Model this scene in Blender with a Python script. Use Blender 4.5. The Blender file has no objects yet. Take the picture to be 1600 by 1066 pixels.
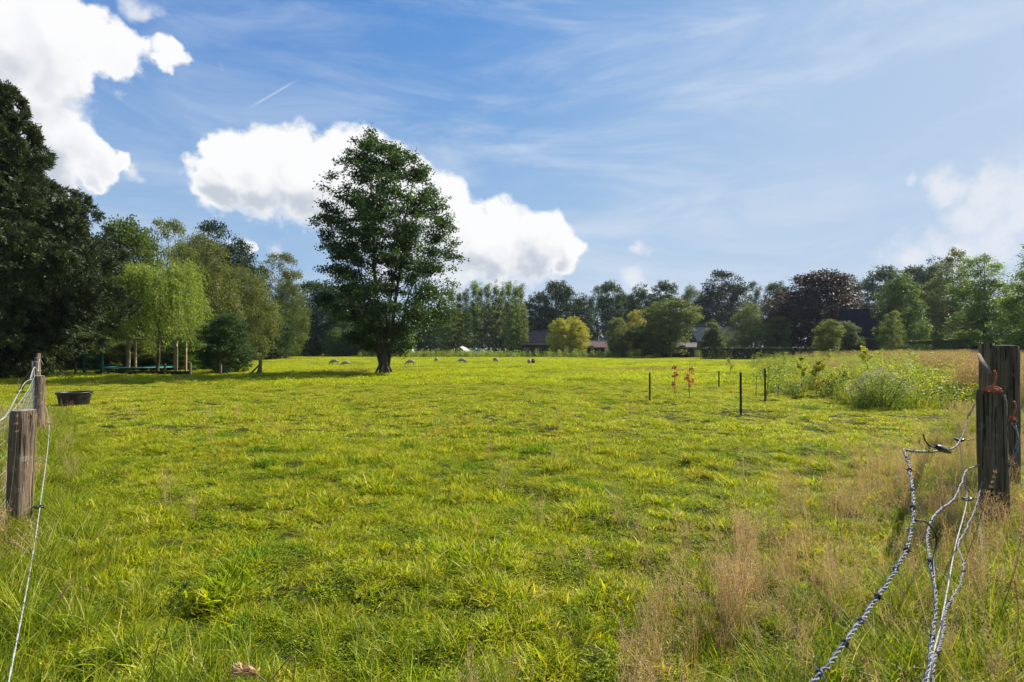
import bpy, math, random
import numpy as np
from mathutils import Vector, Matrix

# ============================================================ camera, light, sky
S = bpy.context.scene
C = S.collection
F = 889.0            # focal length in pixels of the 1600 px wide photograph
CAMZ = 1.5
HY = 545.0           # horizon row
SUN_AZ = math.radians(60.0)     # clockwise from +Y (view direction)
SUN_EL = math.radians(38.0)

cam_d = bpy.data.cameras.new('camera')
cam = bpy.data.objects.new('camera', cam_d); C.objects.link(cam)
cam_d.sensor_width = 36.0; cam_d.lens = 36.0*F/1600.0
cam_d.clip_start = 0.05; cam_d.clip_end = 3000
cam.location = (0, 0, CAMZ)
cam.rotation_euler = (math.radians(90.0)+math.atan((HY-533)/F), 0, 0)
S.camera = cam

S.view_settings.view_transform = 'Standard'
S.view_settings.look = 'None'
S.view_settings.gamma = 1.0
S.view_settings.exposure = 0.80
S.render.engine = 'CYCLES'
S.cycles.max_bounces = 6
S.cycles.diffuse_bounces = 3
S.cycles.glossy_bounces = 2
S.cycles.transmission_bounces = 4
S.cycles.transparent_max_bounces = 4
S.cycles.use_denoising = True
S.cycles.sample_clamp_indirect = 6.0

sun_dir = Vector((math.sin(SUN_AZ)*math.cos(SUN_EL), math.cos(SUN_AZ)*math.cos(SUN_EL), math.sin(SUN_EL)))
sl = bpy.data.lights.new('sun', 'SUN'); sl.energy = 5.0; sl.angle = math.radians(0.53); sl.color = (1.0, 0.93, 0.82)
so = bpy.data.objects.new('sun', sl); C.objects.link(so)
so.rotation_euler = (-sun_dir).to_track_quat('-Z', 'Y').to_euler()
so.location = (30, 10, 40)

def pdir(px, py):
    v = Vector(((px-800)/F, 1.0, (HY-py)/F)); return v.normalized()

W = bpy.data.worlds.new('World'); S.world = W; W.use_nodes = True
wt = W.node_tree; wt.nodes.clear()

class NT:
    """tiny helper for node trees"""
    def __init__(s, t): s.t = t
    def n(s, kind, **kw):
        nd = s.t.nodes.new(kind)
        for k, v in kw.items(): setattr(nd, k, v)
        return nd
    def lk(s, a, b): s.t.links.new(a, b)
    def put(s, sock, v):
        if isinstance(v, bpy.types.NodeSocket): s.lk(v, sock)
        else: sock.default_value = v
    def m(s, op, a, b=0.0, c=0.0, clamp=False):
        nd = s.n('ShaderNodeMath', operation=op); nd.use_clamp = clamp
        s.put(nd.inputs[0], a); s.put(nd.inputs[1], b); s.put(nd.inputs[2], c)
        return nd.outputs[0]
    def vm(s, op, a, b=(0, 0, 0), sc=None):
        nd = s.n('ShaderNodeVectorMath', operation=op)
        s.put(nd.inputs[0], a); s.put(nd.inputs[1], b)
        if sc is not None: s.put(nd.inputs['Scale'], sc)
        return nd.outputs['Value'] if op in ('DISTANCE', 'DOT_PRODUCT', 'LENGTH') else nd.outputs[0]
    def noise(s, vec, scale, detail=4, rough=0.5, dist=0.0, ntype='FBM', col=False):
        nd = s.n('ShaderNodeTexNoise'); nd.noise_type = ntype
        if vec is not None: s.lk(vec, nd.inputs['Vector'])
        nd.inputs['Scale'].default_value = scale; nd.inputs['Detail'].default_value = detail
        nd.inputs['Roughness'].default_value = rough; nd.inputs['Distortion'].default_value = dist
        return nd.outputs['Color' if col else 0]
    def ramp(s, fac, stops, interp='LINEAR'):
        nd = s.n('ShaderNodeValToRGB'); cr = nd.color_ramp; cr.interpolation = interp
        while len(cr.elements) < len(stops): cr.elements.new(0.5)
        for e, (p, c) in zip(cr.elements, stops):
            e.position = p; e.color = (*c, 1) if len(c) == 3 else c
        s.put(nd.inputs[0], fac); return nd.outputs[0]
    def sstep(s, v, a, b, lo=0.0, hi=1.0):
        nd = s.n('ShaderNodeMapRange', interpolation_type='SMOOTHSTEP')
        s.put(nd.inputs[0], v)
        for i, q in zip((1, 2, 3, 4), (a, b, lo, hi)): s.put(nd.inputs[i], q)
        return nd.outputs[0]
    def mix(s, f, a, b, bt='MIX'):
        nd = s.n('ShaderNodeMix', data_type='RGBA', blend_type=bt)
        s.put(nd.inputs[0], f)
        for i, q in ((6, a), (7, b)):
            s.put(nd.inputs[i], (*q, 1) if isinstance(q, tuple) and len(q) == 3 else q)
        return nd.outputs[2]

def build_world():
    N = NT(wt)
    geo = N.n('ShaderNodeTexCoord').outputs['Generated']
    d = N.vm('NORMALIZE', geo)
    sky = N.n('ShaderNodeTexSky', sky_type='NISHITA'); sky.sun_disc = False
    sky.sun_elevation = SUN_EL; sky.sun_rotation = SUN_AZ
    sky.altitude = 0; sky.air_density = 1.0; sky.dust_density = 0.6; sky.ozone_density = 2.5
    ST = 0.094
    # noise warp of the direction gives billowing edges
    w1 = N.noise(d, 8.0, 5, 0.5, col=True)
    w2 = N.noise(d, 30.0, 3, 0.5, col=True)
    wv = N.vm('ADD', N.vm('SCALE', N.vm('SUBTRACT', w1, (.5, .5, .5)), sc=0.12),
              N.vm('SCALE', N.vm('SUBTRACT', w2, (.5, .5, .5)), sc=0.030))
    dw = N.vm('ADD', d, wv)
    hard = [(335,285,42),(375,240,46),(420,243,52),(465,230,52),(520,252,58),(575,262,58),(630,283,52),(680,315,56),
            (610,330,62),(540,315,52),(480,295,48),(322,300,36),(400,295,42),(735,357,54),(790,367,52),(845,367,48),
            (882,397,34),(820,400,40),(740,400,40),(680,380,52),(770,415,32),(872,418,26),(560,360,45),
            (30,20,85),(95,40,66),(150,80,46),(190,100,40),(212,95,32),(238,108,30),(60,100,76),(105,105,50),(20,180,85),(80,175,60),
            (108,222,54),(150,248,40),(192,250,22),(60,250,60),(130,268,28),(-90,80,130),(-70,220,110),
            (392,402,24),(365,396,16),
            (-300,120,120),(-420,180,110),(2300,300,140),(2150,360,100)]
    soft = [(190,6,24),(214,18,18),(1565,268,38),(1600,300,55),(1500,280,30),(1430,280,13),(1545,325,42),(1600,355,38),
            (1005,440,20),(1032,446,14),(1400,402,34),(1460,396,34),(1520,390,36),(1585,382,36),(1500,412,44),
            (1650,330,70),(325,112,7),(210,275,12),(450,388,14),(1015,385,10),(600,435,30),(700,440,30)]
    def field(vec, blobs):
        cur = None
        for (px, py, r) in blobs:
            c = pdir(px, py)
            rr = 0.5*((pdir(px+r, py)-c).length + (pdir(px, py+r)-c).length)
            v = N.m('MULTIPLY_ADD', N.vm('DISTANCE', vec, tuple(c)), -1.0/(rr*(1.35 if blobs is soft else 1)), 1.0)
            cur = v if cur is None else N.m('SMOOTH_MAX', cur, v, 0.25)
        return cur
    sd = N.vm('ADD', dw, (0.03, 0.0, 0.060)); sd2 = N.vm('ADD', dw, (-0.02, 0.0, -0.050))      # a step towards the light
    Hh = field(dw, hard); Hs = field(sd, hard); Hd = field(sd2, hard)
    fine = N.noise(d, 55.0, 4, 0.6)
    under = N.sstep(N.m('SUBTRACT', Hh, Hs), 0.1, -0.5)      # the lower side is torn and soft
    Hh2 = N.m('MULTIPLY_ADD', fine, N.m('MULTIPLY_ADD', under, 0.5, 0.40), N.m('SUBTRACT', Hh, 0.20))
    a_h = N.sstep(Hh2, -0.05, N.m('MULTIPLY_ADD', under, 0.40, 0.24))
    Sf = field(dw, soft)
    Sf2 = N.m('MULTIPLY_ADD', fine, 0.9, N.m('SUBTRACT', Sf, 0.36))
    a_s = N.m('MULTIPLY', N.sstep(Sf2, -0.15, 0.9), 0.85)
    # lighting of the cumulus
    lit = N.m('SUBTRACT', Hd, Hs)
    puff = N.noise(N.vm('ADD', dw, (0.02, 0, 0.03)), 22.0, 4, 0.55)
    puff0 = N.noise(dw, 22.0, 4, 0.55)
    lit = N.m('MULTIPLY_ADD', N.m('SUBTRACT', puff0, puff), 0.55, lit)
    depth = N.sstep(Hh2, 0.10, 0.75)
    shade = N.m('MULTIPLY', N.sstep(lit, 0.65, -0.85), depth)
    ccol = N.mix(shade, (6.0, 6.0, 6.05), (3.5, 3.8, 4.3))
    # thin high cloud: stretched noise across the sky
    mp = N.n('ShaderNodeMapping'); N.lk(d, mp.inputs[0])
    mp.inputs['Rotation'].default_value = (0.0, math.radians(-24), 0.0); mp.inputs['Scale'].default_value = (1.4, 1.6, 6.0)
    ci = N.noise(mp.outputs[0], 2.2, 7, 0.62, 0.6)
    ci2 = N.noise(d, 1.6, 3, 0.5)
    sep = N.n('ShaderNodeSeparateXYZ'); N.lk(d, sep.inputs[0])
    right = N.sstep(sep.outputs[0], -0.45, 0.35, 0.55, 1.0)
    cirrus = N.m('MULTIPLY', N.m('MULTIPLY', N.sstep(ci, 0.40, 0.78), N.sstep(ci2, 0.30, 0.62)), N.m('MULTIPLY', right, 0.72))
    low = N.sstep(sep.outputs[2], 0.58, 0.02, 0.0, 0.88)
    lowb = N.m('MULTIPLY', low, N.sstep(ci, 0.2, 0.7, 0.55, 1.0))
    # contrail
    a = pdir(378, 172); b = pdir(470, 118); nrm = a.cross(b).normalized(); mid = (a+b).normalized()
    dist = N.m('ABSOLUTE', N.vm('DOT_PRODUCT', d, tuple(nrm)))
    half = (a-b).length/2
    tr = N.m('MULTIPLY', N.sstep(dist, 0.0022, 0.0003), N.sstep(N.vm('DISTANCE', d, tuple(mid)), half, half*0.3))
    skc = N.vm('DIVIDE', N.vm('MULTIPLY', sky.outputs[0], (0.50, 1.15, 3.1)),
               N.vm('ADD', N.vm('MULTIPLY', sky.outputs[0], (0.08, 0.20, 0.50)), (1, 1, 1)))
    veil = N.m('MULTIPLY', N.sstep(sep.outputs[0], -0.1, 0.75), N.sstep(ci2, 0.2, 0.7, 0.35, 0.75))
    c0 = N.mix(lowb, skc, (3.3, 4.0, 4.9))
    c0 = N.mix(veil, c0, (3.4, 4.0, 5.0))
    c1 = N.mix(cirrus, c0, (4.1, 4.6, 5.4))
    c1 = N.mix(N.m('MULTIPLY', tr, 0.35), c1, (5.0, 5.3, 5.7))
    c2 = N.mix(a_s, c1, (5.0, 5.15, 5.5))
    c3 = N.mix(a_h, c2, ccol)
    bg = N.n('ShaderNodeBackground'); N.lk(c3, bg.inputs[0]); bg.inputs[1].default_value = ST
    out = N.n('ShaderNodeOutputWorld'); N.lk(bg.outputs[0], out.inputs[0])
build_world()
W.cycles.sampling_method = 'MANUAL'; W.cycles.sample_map_resolution = 512

# ============================================================ helpers
_T = {}
def vnoise(x, y, s, seed=0):
    """smooth value noise in 0..1"""
    if seed not in _T: _T[seed] = np.random.default_rng(seed+77).random((256, 256))
    T = _T[seed]
    u = np.asarray(x)*s+1000.3; v = np.asarray(y)*s+1000.7
    i = np.floor(u).astype(int); j = np.floor(v).astype(int); fu = u-i; fv = v-j
    fu = fu*fu*(3-2*fu); fv = fv*fv*(3-2*fv)
    g = lambda a, b: T[a % 256, b % 256]
    return (g(i, j)*(1-fu)+g(i+1, j)*fu)*(1-fv)+(g(i, j+1)*(1-fu)+g(i+1, j+1)*fu)*fv
def hgt(x, y):
    """gently rolling pasture with hummocks"""
    x = np.asarray(x, float); y = np.asarray(y, float)
    r = np.sqrt(x*x+y*y)
    big = 0.05*np.sin(x*0.31+1.3)*np.cos(y*0.27+0.4) + 0.03*np.sin(x*0.83+y*0.6)
    u = x*.8+y*.6; v = y*.8-x*.6
    sm = (.10*(vnoise(u, v, 1.1, 101)-.5)+.075*(vnoise(x, y, 2.6, 102)-.5)+.05*(vnoise(v, u, 4.6, 103)-.5)*np.clip(1.4-r/14, 0, 1))*np.clip(1.2-r/70.0, 0.25, 1)
    k = np.clip((r-1.0)/6.0, 0, 1)
    return big*k*np.clip(1.3-r/120.0, 0.1, 1) + sm
def gz(x, y): return float(hgt(x, y))
def gp(px, py):
    """ground point seen at a place in the photograph"""
    d = F*CAMZ/(py-HY); x = (px-800)/F*d
    return x, d
def at(px, py, d):
    """point at distance d"""
    return Vector(((px-800)/F*d, d, CAMZ-(py-HY)/F*d))

def link(o):
    C.objects.link(o); return o
def tag(o, label=None, cat=None, group=None, kind=None):
    if label: o['label'] = label
    if cat: o['category'] = cat
    if group: o['group'] = group
    if kind: o['kind'] = kind
    return o
def empty(name, loc, rz=0.0):
    o = bpy.data.objects.new(name, None); link(o); o.location = loc; o.rotation_euler = (0, 0, rz)
    o.empty_display_size = 0.2
    return o

def make_mesh(name, V, quads=None, tris=None, attrs=None, smooth=False):
    V = np.asarray(V, np.float32).reshape(-1, 3)
    me = bpy.data.meshes.new(name)
    q = np.zeros((0, 4), np.int32) if quads is None or len(quads) == 0 else np.asarray(quads, np.int32).reshape(-1, 4)
    t = np.zeros((0, 3), np.int32) if tris is None or len(tris) == 0 else np.asarray(tris, np.int32).reshape(-1, 3)
    me.vertices.add(len(V)); me.vertices.foreach_set('co', V.ravel())
    nl = q.size+t.size
    if nl:
        me.loops.add(nl); me.polygons.add(len(q)+len(t))
        me.loops.foreach_set('vertex_index', np.concatenate([q.ravel(), t.ravel()]))
        ls = np.concatenate([np.arange(len(q))*4, q.size+np.arange(len(t))*3]).astype(np.int32)
        me.polygons.foreach_set('loop_start', ls)
        me.polygons.foreach_set('use_smooth', np.full(len(q)+len(t), smooth, bool))
    for k, v in (attrs or {}).items():
        v = np.asarray(v)
        if v.ndim == 2:
            a = me.attributes.new(k, 'FLOAT_VECTOR', 'POINT'); a.data.foreach_set('vector', v.astype(np.float32).ravel())
        elif v.dtype.kind in 'iu':
            a = me.attributes.new(k, 'INT', 'POINT'); a.data.foreach_set('value', v.astype(np.int32))
        else:
            a = me.attributes.new(k, 'FLOAT', 'POINT'); a.data.foreach_set('value', v.astype(np.float32))
    me.update(calc_edges=True)
    return me
def obj(name, me, mat=None, parent=None, loc=None):
    o = bpy.data.objects.new(name, me); link(o)
    if mat is not None and not me.materials: me.materials.append(mat)
    if parent: o.parent = parent
    if loc is not None: o.location = loc
    return o

class MB:
    """collects shapes into one mesh"""
    def __init__(s): s.V = []; s.Q = []; s.T = []; s.n = 0
    def add(s, V, Q=None, T=None):
        V = np.asarray(V, float).reshape(-1, 3)
        if Q is not None and len(Q): s.Q.append(np.asarray(Q, int).reshape(-1, 4)+s.n)
        if T is not None and len(T): s.T.append(np.asarray(T, int).reshape(-1, 3)+s.n)
        s.V.append(V); s.n += len(V); return s
    def box(s, c, size, rz=0.0, R=None):
        sx, sy, sz = np.array(size)/2
        V = np.array([[x, y, z] for x in (-sx, sx) for y in (-sy, sy) for z in (-sz, sz)])
        if R is None:
            cr, sr = math.cos(rz), math.sin(rz); M = np.array([[cr, -sr, 0], [sr, cr, 0], [0, 0, 1]])
        else: M = np.array(R)
        V = V@M.T+np.array(c)
        return s.add(V, [[0,1,3,2],[4,6,7,5],[0,4,5,1],[2,3,7,6],[0,2,6,4],[1,5,7,3]])
    def bar(s, a, b, w, h=None):
        a = np.array(a, float); b = np.array(b, float); h = h or w
        z = b-a; L = np.linalg.norm(z); z /= L
        up = np.array([0, 0, 1.0]) if abs(z[2]) < .95 else np.array([0, 1.0, 0])
        x = np.cross(up, z); x /= np.linalg.norm(x); y = np.cross(z, x)
        return s.box((a+b)/2, (w, h, L), R=np.array([x, y, z]).T)
    def tube(s, P, r, sides=6, cap=True):
        P = np.asarray(P, float); n = len(P)
        r = np.full(n, r, float) if np.isscalar(r) else np.asarray(r, float)
        T = np.gradient(P, axis=0); T /= (np.linalg.norm(T, axis=1)[:, None]+1e-9)
        ref = np.array([0, 0, 1.0]) if abs(T[0][2]) < .9 else np.array([1.0, 0, 0])
        U = np.cross(T, ref); 
        for i in range(n):
            if i: 
                u = U[i-1]-T[i]*np.dot(U[i-1], T[i]); U[i] = u
            U[i] /= (np.linalg.norm(U[i])+1e-9)
        Bn = np.cross(T, U)
        a = np.linspace(0, 2*np.pi, sides, endpoint=False)
        V = P[:, None, :]+r[:, None, None]*(np.cos(a)[None, :, None]*U[:, None, :]+np.sin(a)[None, :, None]*Bn[:, None, :])
        i = np.arange(n-1)[:, None]*sides; j = np.arange(sides)[None, :]; k = (j+1) % sides
        Q = np.stack([i+j, i+k, i+sides+k, i+sides+j], -1).reshape(-1, 4)
        V = V.reshape(-1, 3); Tt = []
        if cap:
            c0 = len(V); V = np.vstack([V, P[0], P[-1]])
            for jj in range(sides):
                Tt.append([c0, (jj+1) % sides, jj]); Tt.append([c0+1, (n-1)*sides+jj, (n-1)*sides+(jj+1) % sides])
        return s.add(V, Q, Tt)
    def lathe(s, prof, sides=24, c=(0, 0, 0)):
        P = np.asarray(prof, float); a = np.linspace(0, 2*np.pi, sides, endpoint=False)
        V = np.stack([P[:, None, 0]*np.cos(a), P[:, None, 0]*np.sin(a), np.repeat(P[:, 1:2], sides, 1)], -1).reshape(-1, 3)+np.array(c)
        i = np.arange(len(P)-1)[:, None]*sides; j = np.arange(sides)[None, :]; k = (j+1) % sides
        return s.add(V, np.stack([i+j, i+k, i+sides+k, i+sides+j], -1).reshape(-1, 4))
    def mesh(s, name, smooth=False):
        V = np.vstack(s.V)
        return make_mesh(name, V, np.vstack(s.Q) if s.Q else None, np.vstack(s.T) if s.T else None, smooth=smooth)
    def build(s, name, mat, parent=None, loc=None, smooth=False):
        return obj(name, s.mesh(name, smooth), mat, parent, loc)

def spline(P, n=12):
    P = [np.array(p, float) for p in P]; P = [2*P[0]-P[1]]+P+[2*P[-1]-P[-2]]
    out = []
    for i in range(1, len(P)-2):
        for t in np.linspace(0, 1, n, endpoint=False):
            a, b, c, d = P[i-1:i+3]
            out.append(.5*((2*b)+(c-a)*t+(2*a-5*b+4*c-d)*t*t+(3*b-a-3*c+d)*t**3))
    out.append(P[-2]); return np.array(out)

# ============================================================ materials
def new_mat(name):
    m = bpy.data.materials.new(name); m.use_nodes = True; m.node_tree.nodes.clear()
    return m, NT(m.node_tree)
def surf_mat(name, c1, c2, scale=6.0, rough=0.8, bump=0.3, stretch=(1, 1, 1), metallic=0.0, detail=6, spec=0.3, c3=None, bdist=0.01):
    m, N = new_mat(name)
    tc = N.n('ShaderNodeTexCoord'); mp = N.n('ShaderNodeMapping'); N.lk(tc.outputs['Object'], mp.inputs[0])
    mp.inputs['Scale'].default_value = stretch
    nz = N.noise(mp.outputs[0], scale, detail, 0.6)
    stops = [(0.3, c1), (0.7, c2)] + ([(0.85, c3)] if c3 else [])
    col = N.ramp(nz, stops)
    ck = None
    if 'post_wood' in name:      # drying cracks and patches of lichen
        m2 = N.n('ShaderNodeMapping'); N.lk(tc.outputs['Object'], m2.inputs[0]); m2.inputs['Scale'].default_value = (16, 16, .7)
        ck = N.sstep(N.noise(m2.outputs[0], 3.0, 4, .55, .4), .36, .43)
        col = N.mix(ck, (.022, .016, .010), col)
        li = N.sstep(N.noise(tc.outputs['Object'], 9.0, 6, .7), .56, .66)
        col = N.mix(N.m('MULTIPLY', li, .45), col, (.20, .21, .12) if 'dark' in name else (.42, .38, .30))
    b = N.n('ShaderNodeBsdfPrincipled'); N.lk(col, b.inputs['Base Color'])
    b.inputs['Roughness'].default_value = rough; b.inputs['Metallic'].default_value = metallic
    b.inputs['Specular IOR Level'].default_value = spec
    if bump:
        bp = N.n('ShaderNodeBump'); bp.inputs['Strength'].default_value = bump; bp.inputs['Distance'].default_value = bdist
        N.lk(N.noise(mp.outputs[0], scale*4, 5, 0.6) if ck is None else N.m('MULTIPLY_ADD', ck, 1.5, N.noise(mp.outputs[0], scale*4, 5, 0.6)), bp.inputs['Height']); N.lk(bp.outputs[0], b.inputs['Normal'])
    o = N.n('ShaderNodeOutputMaterial'); N.lk(b.outputs[0], o.inputs[0])
    return m
def leaf_mat(name, stops, trans=0.35, tcol=1.6, rough=0.55, spec=0.25, patch=None, pscale=0.5, hv=0.03, world=False, patch_rng=(0.5, 0.62), second=None):
    """foliage: colour differs leaf by leaf and plant by plant; light passes through"""
    m, N = new_mat(name)
    at_ = N.n('ShaderNodeAttribute', attribute_name='rnd')
    col = N.ramp(at_.outputs['Fac'], stops)
    g = N.n('ShaderNodeNewGeometry')
    if patch:
        f = N.sstep(N.noise(g.outputs['Position'], pscale, 4, 0.6), *patch_rng)
        col = N.mix(f, col, N.ramp(at_.outputs['Fac'], patch))
    if second:
        st2, sc2, rg2 = second
        f = N.sstep(N.noise(N.vm('ADD', g.outputs['Position'], (31.7, 12.1, 5.0)), sc2, 3, 0.6), *rg2)
        col = N.mix(f, col, N.ramp(at_.outputs['Fac'], st2))
    oi = N.n('ShaderNodeObjectInfo')
    hs = N.n('ShaderNodeHueSaturation'); N.lk(col, hs.inputs['Color'])
    N.lk(N.m('MULTIPLY_ADD', oi.outputs['Random'], hv, 0.5-hv/2), hs.inputs['Hue'])
    N.lk(N.m('MULTIPLY_ADD', oi.outputs['Random'], 0.35, 0.83), hs.inputs['Value'])
    b = N.n('ShaderNodeBsdfPrincipled'); N.lk(hs.outputs[0], b.inputs['Base Color'])
    b.inputs['Roughness'].default_value = rough; b.inputs['Specular IOR Level'].default_value = spec
    tr = N.n('ShaderNodeBsdfTranslucent')
    N.lk(N.mix(1.0, hs.outputs[0], (tcol, tcol*1.0, tcol*0.45), 'MULTIPLY'), tr.inputs['Color'])
    mx = N.n('ShaderNodeMixShader'); mx.inputs[0].default_value = trans
    N.lk(b.outputs[0], mx.inputs[1]); N.lk(tr.outputs[0], mx.inputs[2])
    o = N.n('ShaderNodeOutputMaterial'); N.lk(mx.outputs[0], o.inputs[0])
    return m

M = {}
M['grass'] = leaf_mat('grass_blades', [(0.0, (.035, .08, .004)), (0.25, (.20, .27, .004)), (0.65, (.45, .465, .006)), (0.84, (.58, .50, .04)), (1.0, (.66, .50, .22))],
    trans=0.36, tcol=1.6, rough=.5, spec=.15, patch=[(0.0, (.02, .07, .004)), (0.6, (.17, .29, .006)), (1.0, (.38, .46, .02))], pscale=0.9, patch_rng=(0.52, 0.68), hv=0.03,
    second=([(0.0, (.22, .27, .008)), (0.5, (.46, .42, .02)), (1.0, (.64, .48, .15))], 0.7, (0.56, 0.74)))
M['grass_far'] = leaf_mat('field_grass', [(0.0, (.22, .29, .006)), (0.5, (.40, .44, .008)), (0.85, (.52, .50, .02)), (1.0, (.56, .48, .09))],
    trans=0.42, tcol=1.5, patch=[(0.0, (.13, .18, .010)), (1.0, (.27, .30, .02))], pscale=0.22, patch_rng=(0.48, 0.66), hv=0.02,
    second=([(0.0, (.22, .22, .02)), (1.0, (.38, .31, .09))], 0.10, (0.52, 0.68)))
M['long_grass'] = leaf_mat('long_grass_blades', [(0.0, (.05, .11, .006)), (0.5, (.21, .27, .008)), (0.8, (.42, .42, .02)), (1.0, (.60, .48, .18))], trans=0.4, tcol=1.4, pscale=1.0)
M['straw'] = leaf_mat('dry_grass_stems', [(0.0, (.26, .17, .075)), (0.45, (.46, .29, .15)), (0.8, (.60, .40, .24)), (1.0, (.70, .54, .36))], trans=0.3, tcol=1.1, hv=0.02)
M['cypress'] = leaf_mat('cypress_sprays', [(0.0, (.015, .030, .010)), (0.5, (.045, .070, .022)), (0.85, (.10, .125, .040)), (1.0, (.17, .18, .06))], trans=0.15, tcol=1.2, hv=0.0)
M['alder'] = leaf_mat('alder_leaves', [(0.0, (.014, .032, .012)), (0.6, (.028, .056, .014)), (1.0, (.075, .12, .022))], trans=0.40, tcol=2.0, hv=0.0, spec=0.4, rough=0.45)
M['willow'] = leaf_mat('willow_leaves', [(0.0, (.07, .13, .02)), (0.5, (.20, .27, .04)), (1.0, (.42, .44, .09))], trans=0.4, tcol=1.4, hv=0.0)
M['oak'] = leaf_mat('oak_leaves', [(0.0, (.022, .045, .015)), (0.6, (.045, .078, .020)), (1.0, (.09, .12, .035))], trans=0.25, tcol=1.7)
M['mixed'] = leaf_mat('mixed_green_leaves', [(0.0, (.045, .085, .016)), (0.6, (.095, .145, .024)), (1.0, (.18, .22, .045))], trans=0.35, tcol=1.6)
M['birch'] = leaf_mat('birch_leaves', [(0.0, (.07, .095, .020)), (0.6, (.14, .165, .032)), (1.0, (.25, .26, .07))], trans=0.35, tcol=1.5)
M['pine'] = leaf_mat('pine_needles', [(0.0, (.018, .036, .020)), (0.6, (.032, .055, .026)), (1.0, (.06, .085, .035))], trans=0.15, tcol=1.3)
M['poplar'] = leaf_mat('poplar_leaves', [(0.0, (.09, .13, .03)), (0.6, (.17, .22, .05)), (1.0, (.27, .30, .09))], trans=0.4, tcol=1.6)
M['yellow'] = leaf_mat('yellow_leaves', [(0.0, (.22, .25, .02)), (0.5, (.44, .44, .03)), (1.0, (.68, .58, .08))], trans=0.35, tcol=1.3)
M['orange'] = leaf_mat('turning_leaves', [(0.0, (.13, .16, .03)), (0.5, (.36, .30, .05)), (1.0, (.58, .36, .07))], trans=0.35, tcol=1.3)
M['copper'] = leaf_mat('copper_beech_leaves', [(0.0, (.030, .018, .018)), (0.5, (.065, .035, .030)), (0.85, (.13, .065, .05)), (1.0, (.12, .12, .05))], trans=0.2, tcol=1.3)
M['bright'] = leaf_mat('maple_leaves', [(0.0, (.07, .13, .018)), (0.6, (.15, .22, .03)), (1.0, (.28, .33, .05))], trans=0.4, tcol=1.6)
M['red_leaf'] = leaf_mat('red_sapling_leaves', [(0.0, (.30, .08, .03)), (0.5, (.50, .16, .05)), (1.0, (.55, .36, .10))], trans=0.35, tcol=1.2)
M['weed'] = leaf_mat('weed_leaves', [(0.0, (.07, .13, .014)), (0.6, (.22, .27, .03)), (1.0, (.42, .42, .06))], trans=0.4, tcol=1.5)
M['hedge'] = leaf_mat('hedge_leaves', [(0.0, (.018, .035, .014)), (0.7, (.04, .065, .02)), (1.0, (.09, .11, .03))], trans=0.2, tcol=1.4)
M['lilac'] = leaf_mat('aster_petals', [(0.0, (.26, .20, .30)), (1.0, (.50, .44, .54))], trans=0.3, tcol=1.0, hv=0)
M['white_petal'] = leaf_mat('white_petals', [(0.0, (.62, .64, .52)), (1.0, (.8, .8, .72))], trans=0.3, tcol=1.0, hv=0)
M['bark'] = surf_mat('bark', (.035, .028, .020), (.11, .085, .06), 3.0, 0.9, 0.8, (3, 3, 0.6), bdist=0.03)
M['bark_pale'] = surf_mat('pale_bark', (.12, .10, .075), (.28, .25, .20), 4.0, 0.9, 0.5, (2, 2, 0.8), bdist=0.02)
M['post'] = surf_mat('weathered_post_wood', (.075, .050, .030), (.27, .205, .135), 4.0, 0.85, 1.0, (6, 6, 0.45), c3=(.38, .31, .22), bdist=0.02)
M['post_dark'] = surf_mat('dark_post_wood', (.055, .040, .022), (.17, .135, .080), 4.0, 0.9, 1.0, (5, 5, 0.5), c3=(.22, .20, .11), bdist=0.02)
M['end_grain'] = surf_mat('sawn_end_grain', (.14, .11, .08), (.36, .31, .25), 30.0, 0.9, 0.6)
M['timber'] = surf_mat('play_frame_timber', (.22, .15, .09), (.42, .32, .21), 5.0, 0.8, 0.5, (5, 5, 0.6))
M['dark_timber'] = surf_mat('tarred_boards', (.012, .012, .014), (.030, .028, .030), 4.0, 0.8, 0.4, (6, 6, 1))
M['roof_dark'] = surf_mat('dark_roof_tiles', (.012, .013, .017), (.028, .030, .036), 3.0, 1.0, 0.4, (1, 1, 3), spec=0.02)
M['roof_red'] = surf_mat('rusty_roof_sheet', (.14, .075, .055), (.26, .16, .13), 2.0, 0.7, 0.3)
M['roof_pale'] = surf_mat('pale_roof_sheet', (.17, .14, .13), (.30, .26, .24), 2.0, 0.7, 0.3)
M['roof_slate'] = surf_mat('slate_roof', (.035, .045, .055), (.06, .075, .085), 2.0, 1.0, 0.3, spec=.03)
M['brick'] = surf_mat('brown_brick', (.10, .05, .03), (.2, .10, .06), 9.0, 0.9, 0.4)
M['white_paint'] = surf_mat('white_paint', (.62, .62, .60), (.78, .78, .76), 5.0, 0.5, 0.1)
M['tarp'] = surf_mat('pale_tarpaulin', (.36, .38, .36), (.58, .58, .55), 1.2, 0.6, 0.4)
M['green_plastic'] = surf_mat('dark_green_plastic', (.008, .07, .05), (.012, .10, .075), 3.0, 0.45, 0.1)
M['turquoise'] = surf_mat('turquoise_mat', (.03, .25, .22), (.05, .34, .30), 3.0, 0.5, 0.1)
M['black_rubber'] = surf_mat('black_rubber', (.010, .010, .011), (.022, .022, .024), 8.0, 0.45, 0.3, spec=0.5)
M['glass'] = surf_mat('dark_window_glass', (.010, .012, .016), (.03, .035, .04), 1.0, 0.1, 0.0, spec=0.6)
M['wire'] = surf_mat('galvanised_wire', (.07, .075, .085), (.30, .31, .34), 35.0, 0.6, 0.5, metallic=0.2)
M['thin_wire'] = surf_mat('thin_fence_wire', (.30, .31, .31), (.50, .51, .50), 40.0, 0.5, 0.0, metallic=0.3)
M['rope'] = surf_mat('white_fence_rope', (.26, .25, .23), (.55, .54, .52), 90.0, 0.7, 0.2)
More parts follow.
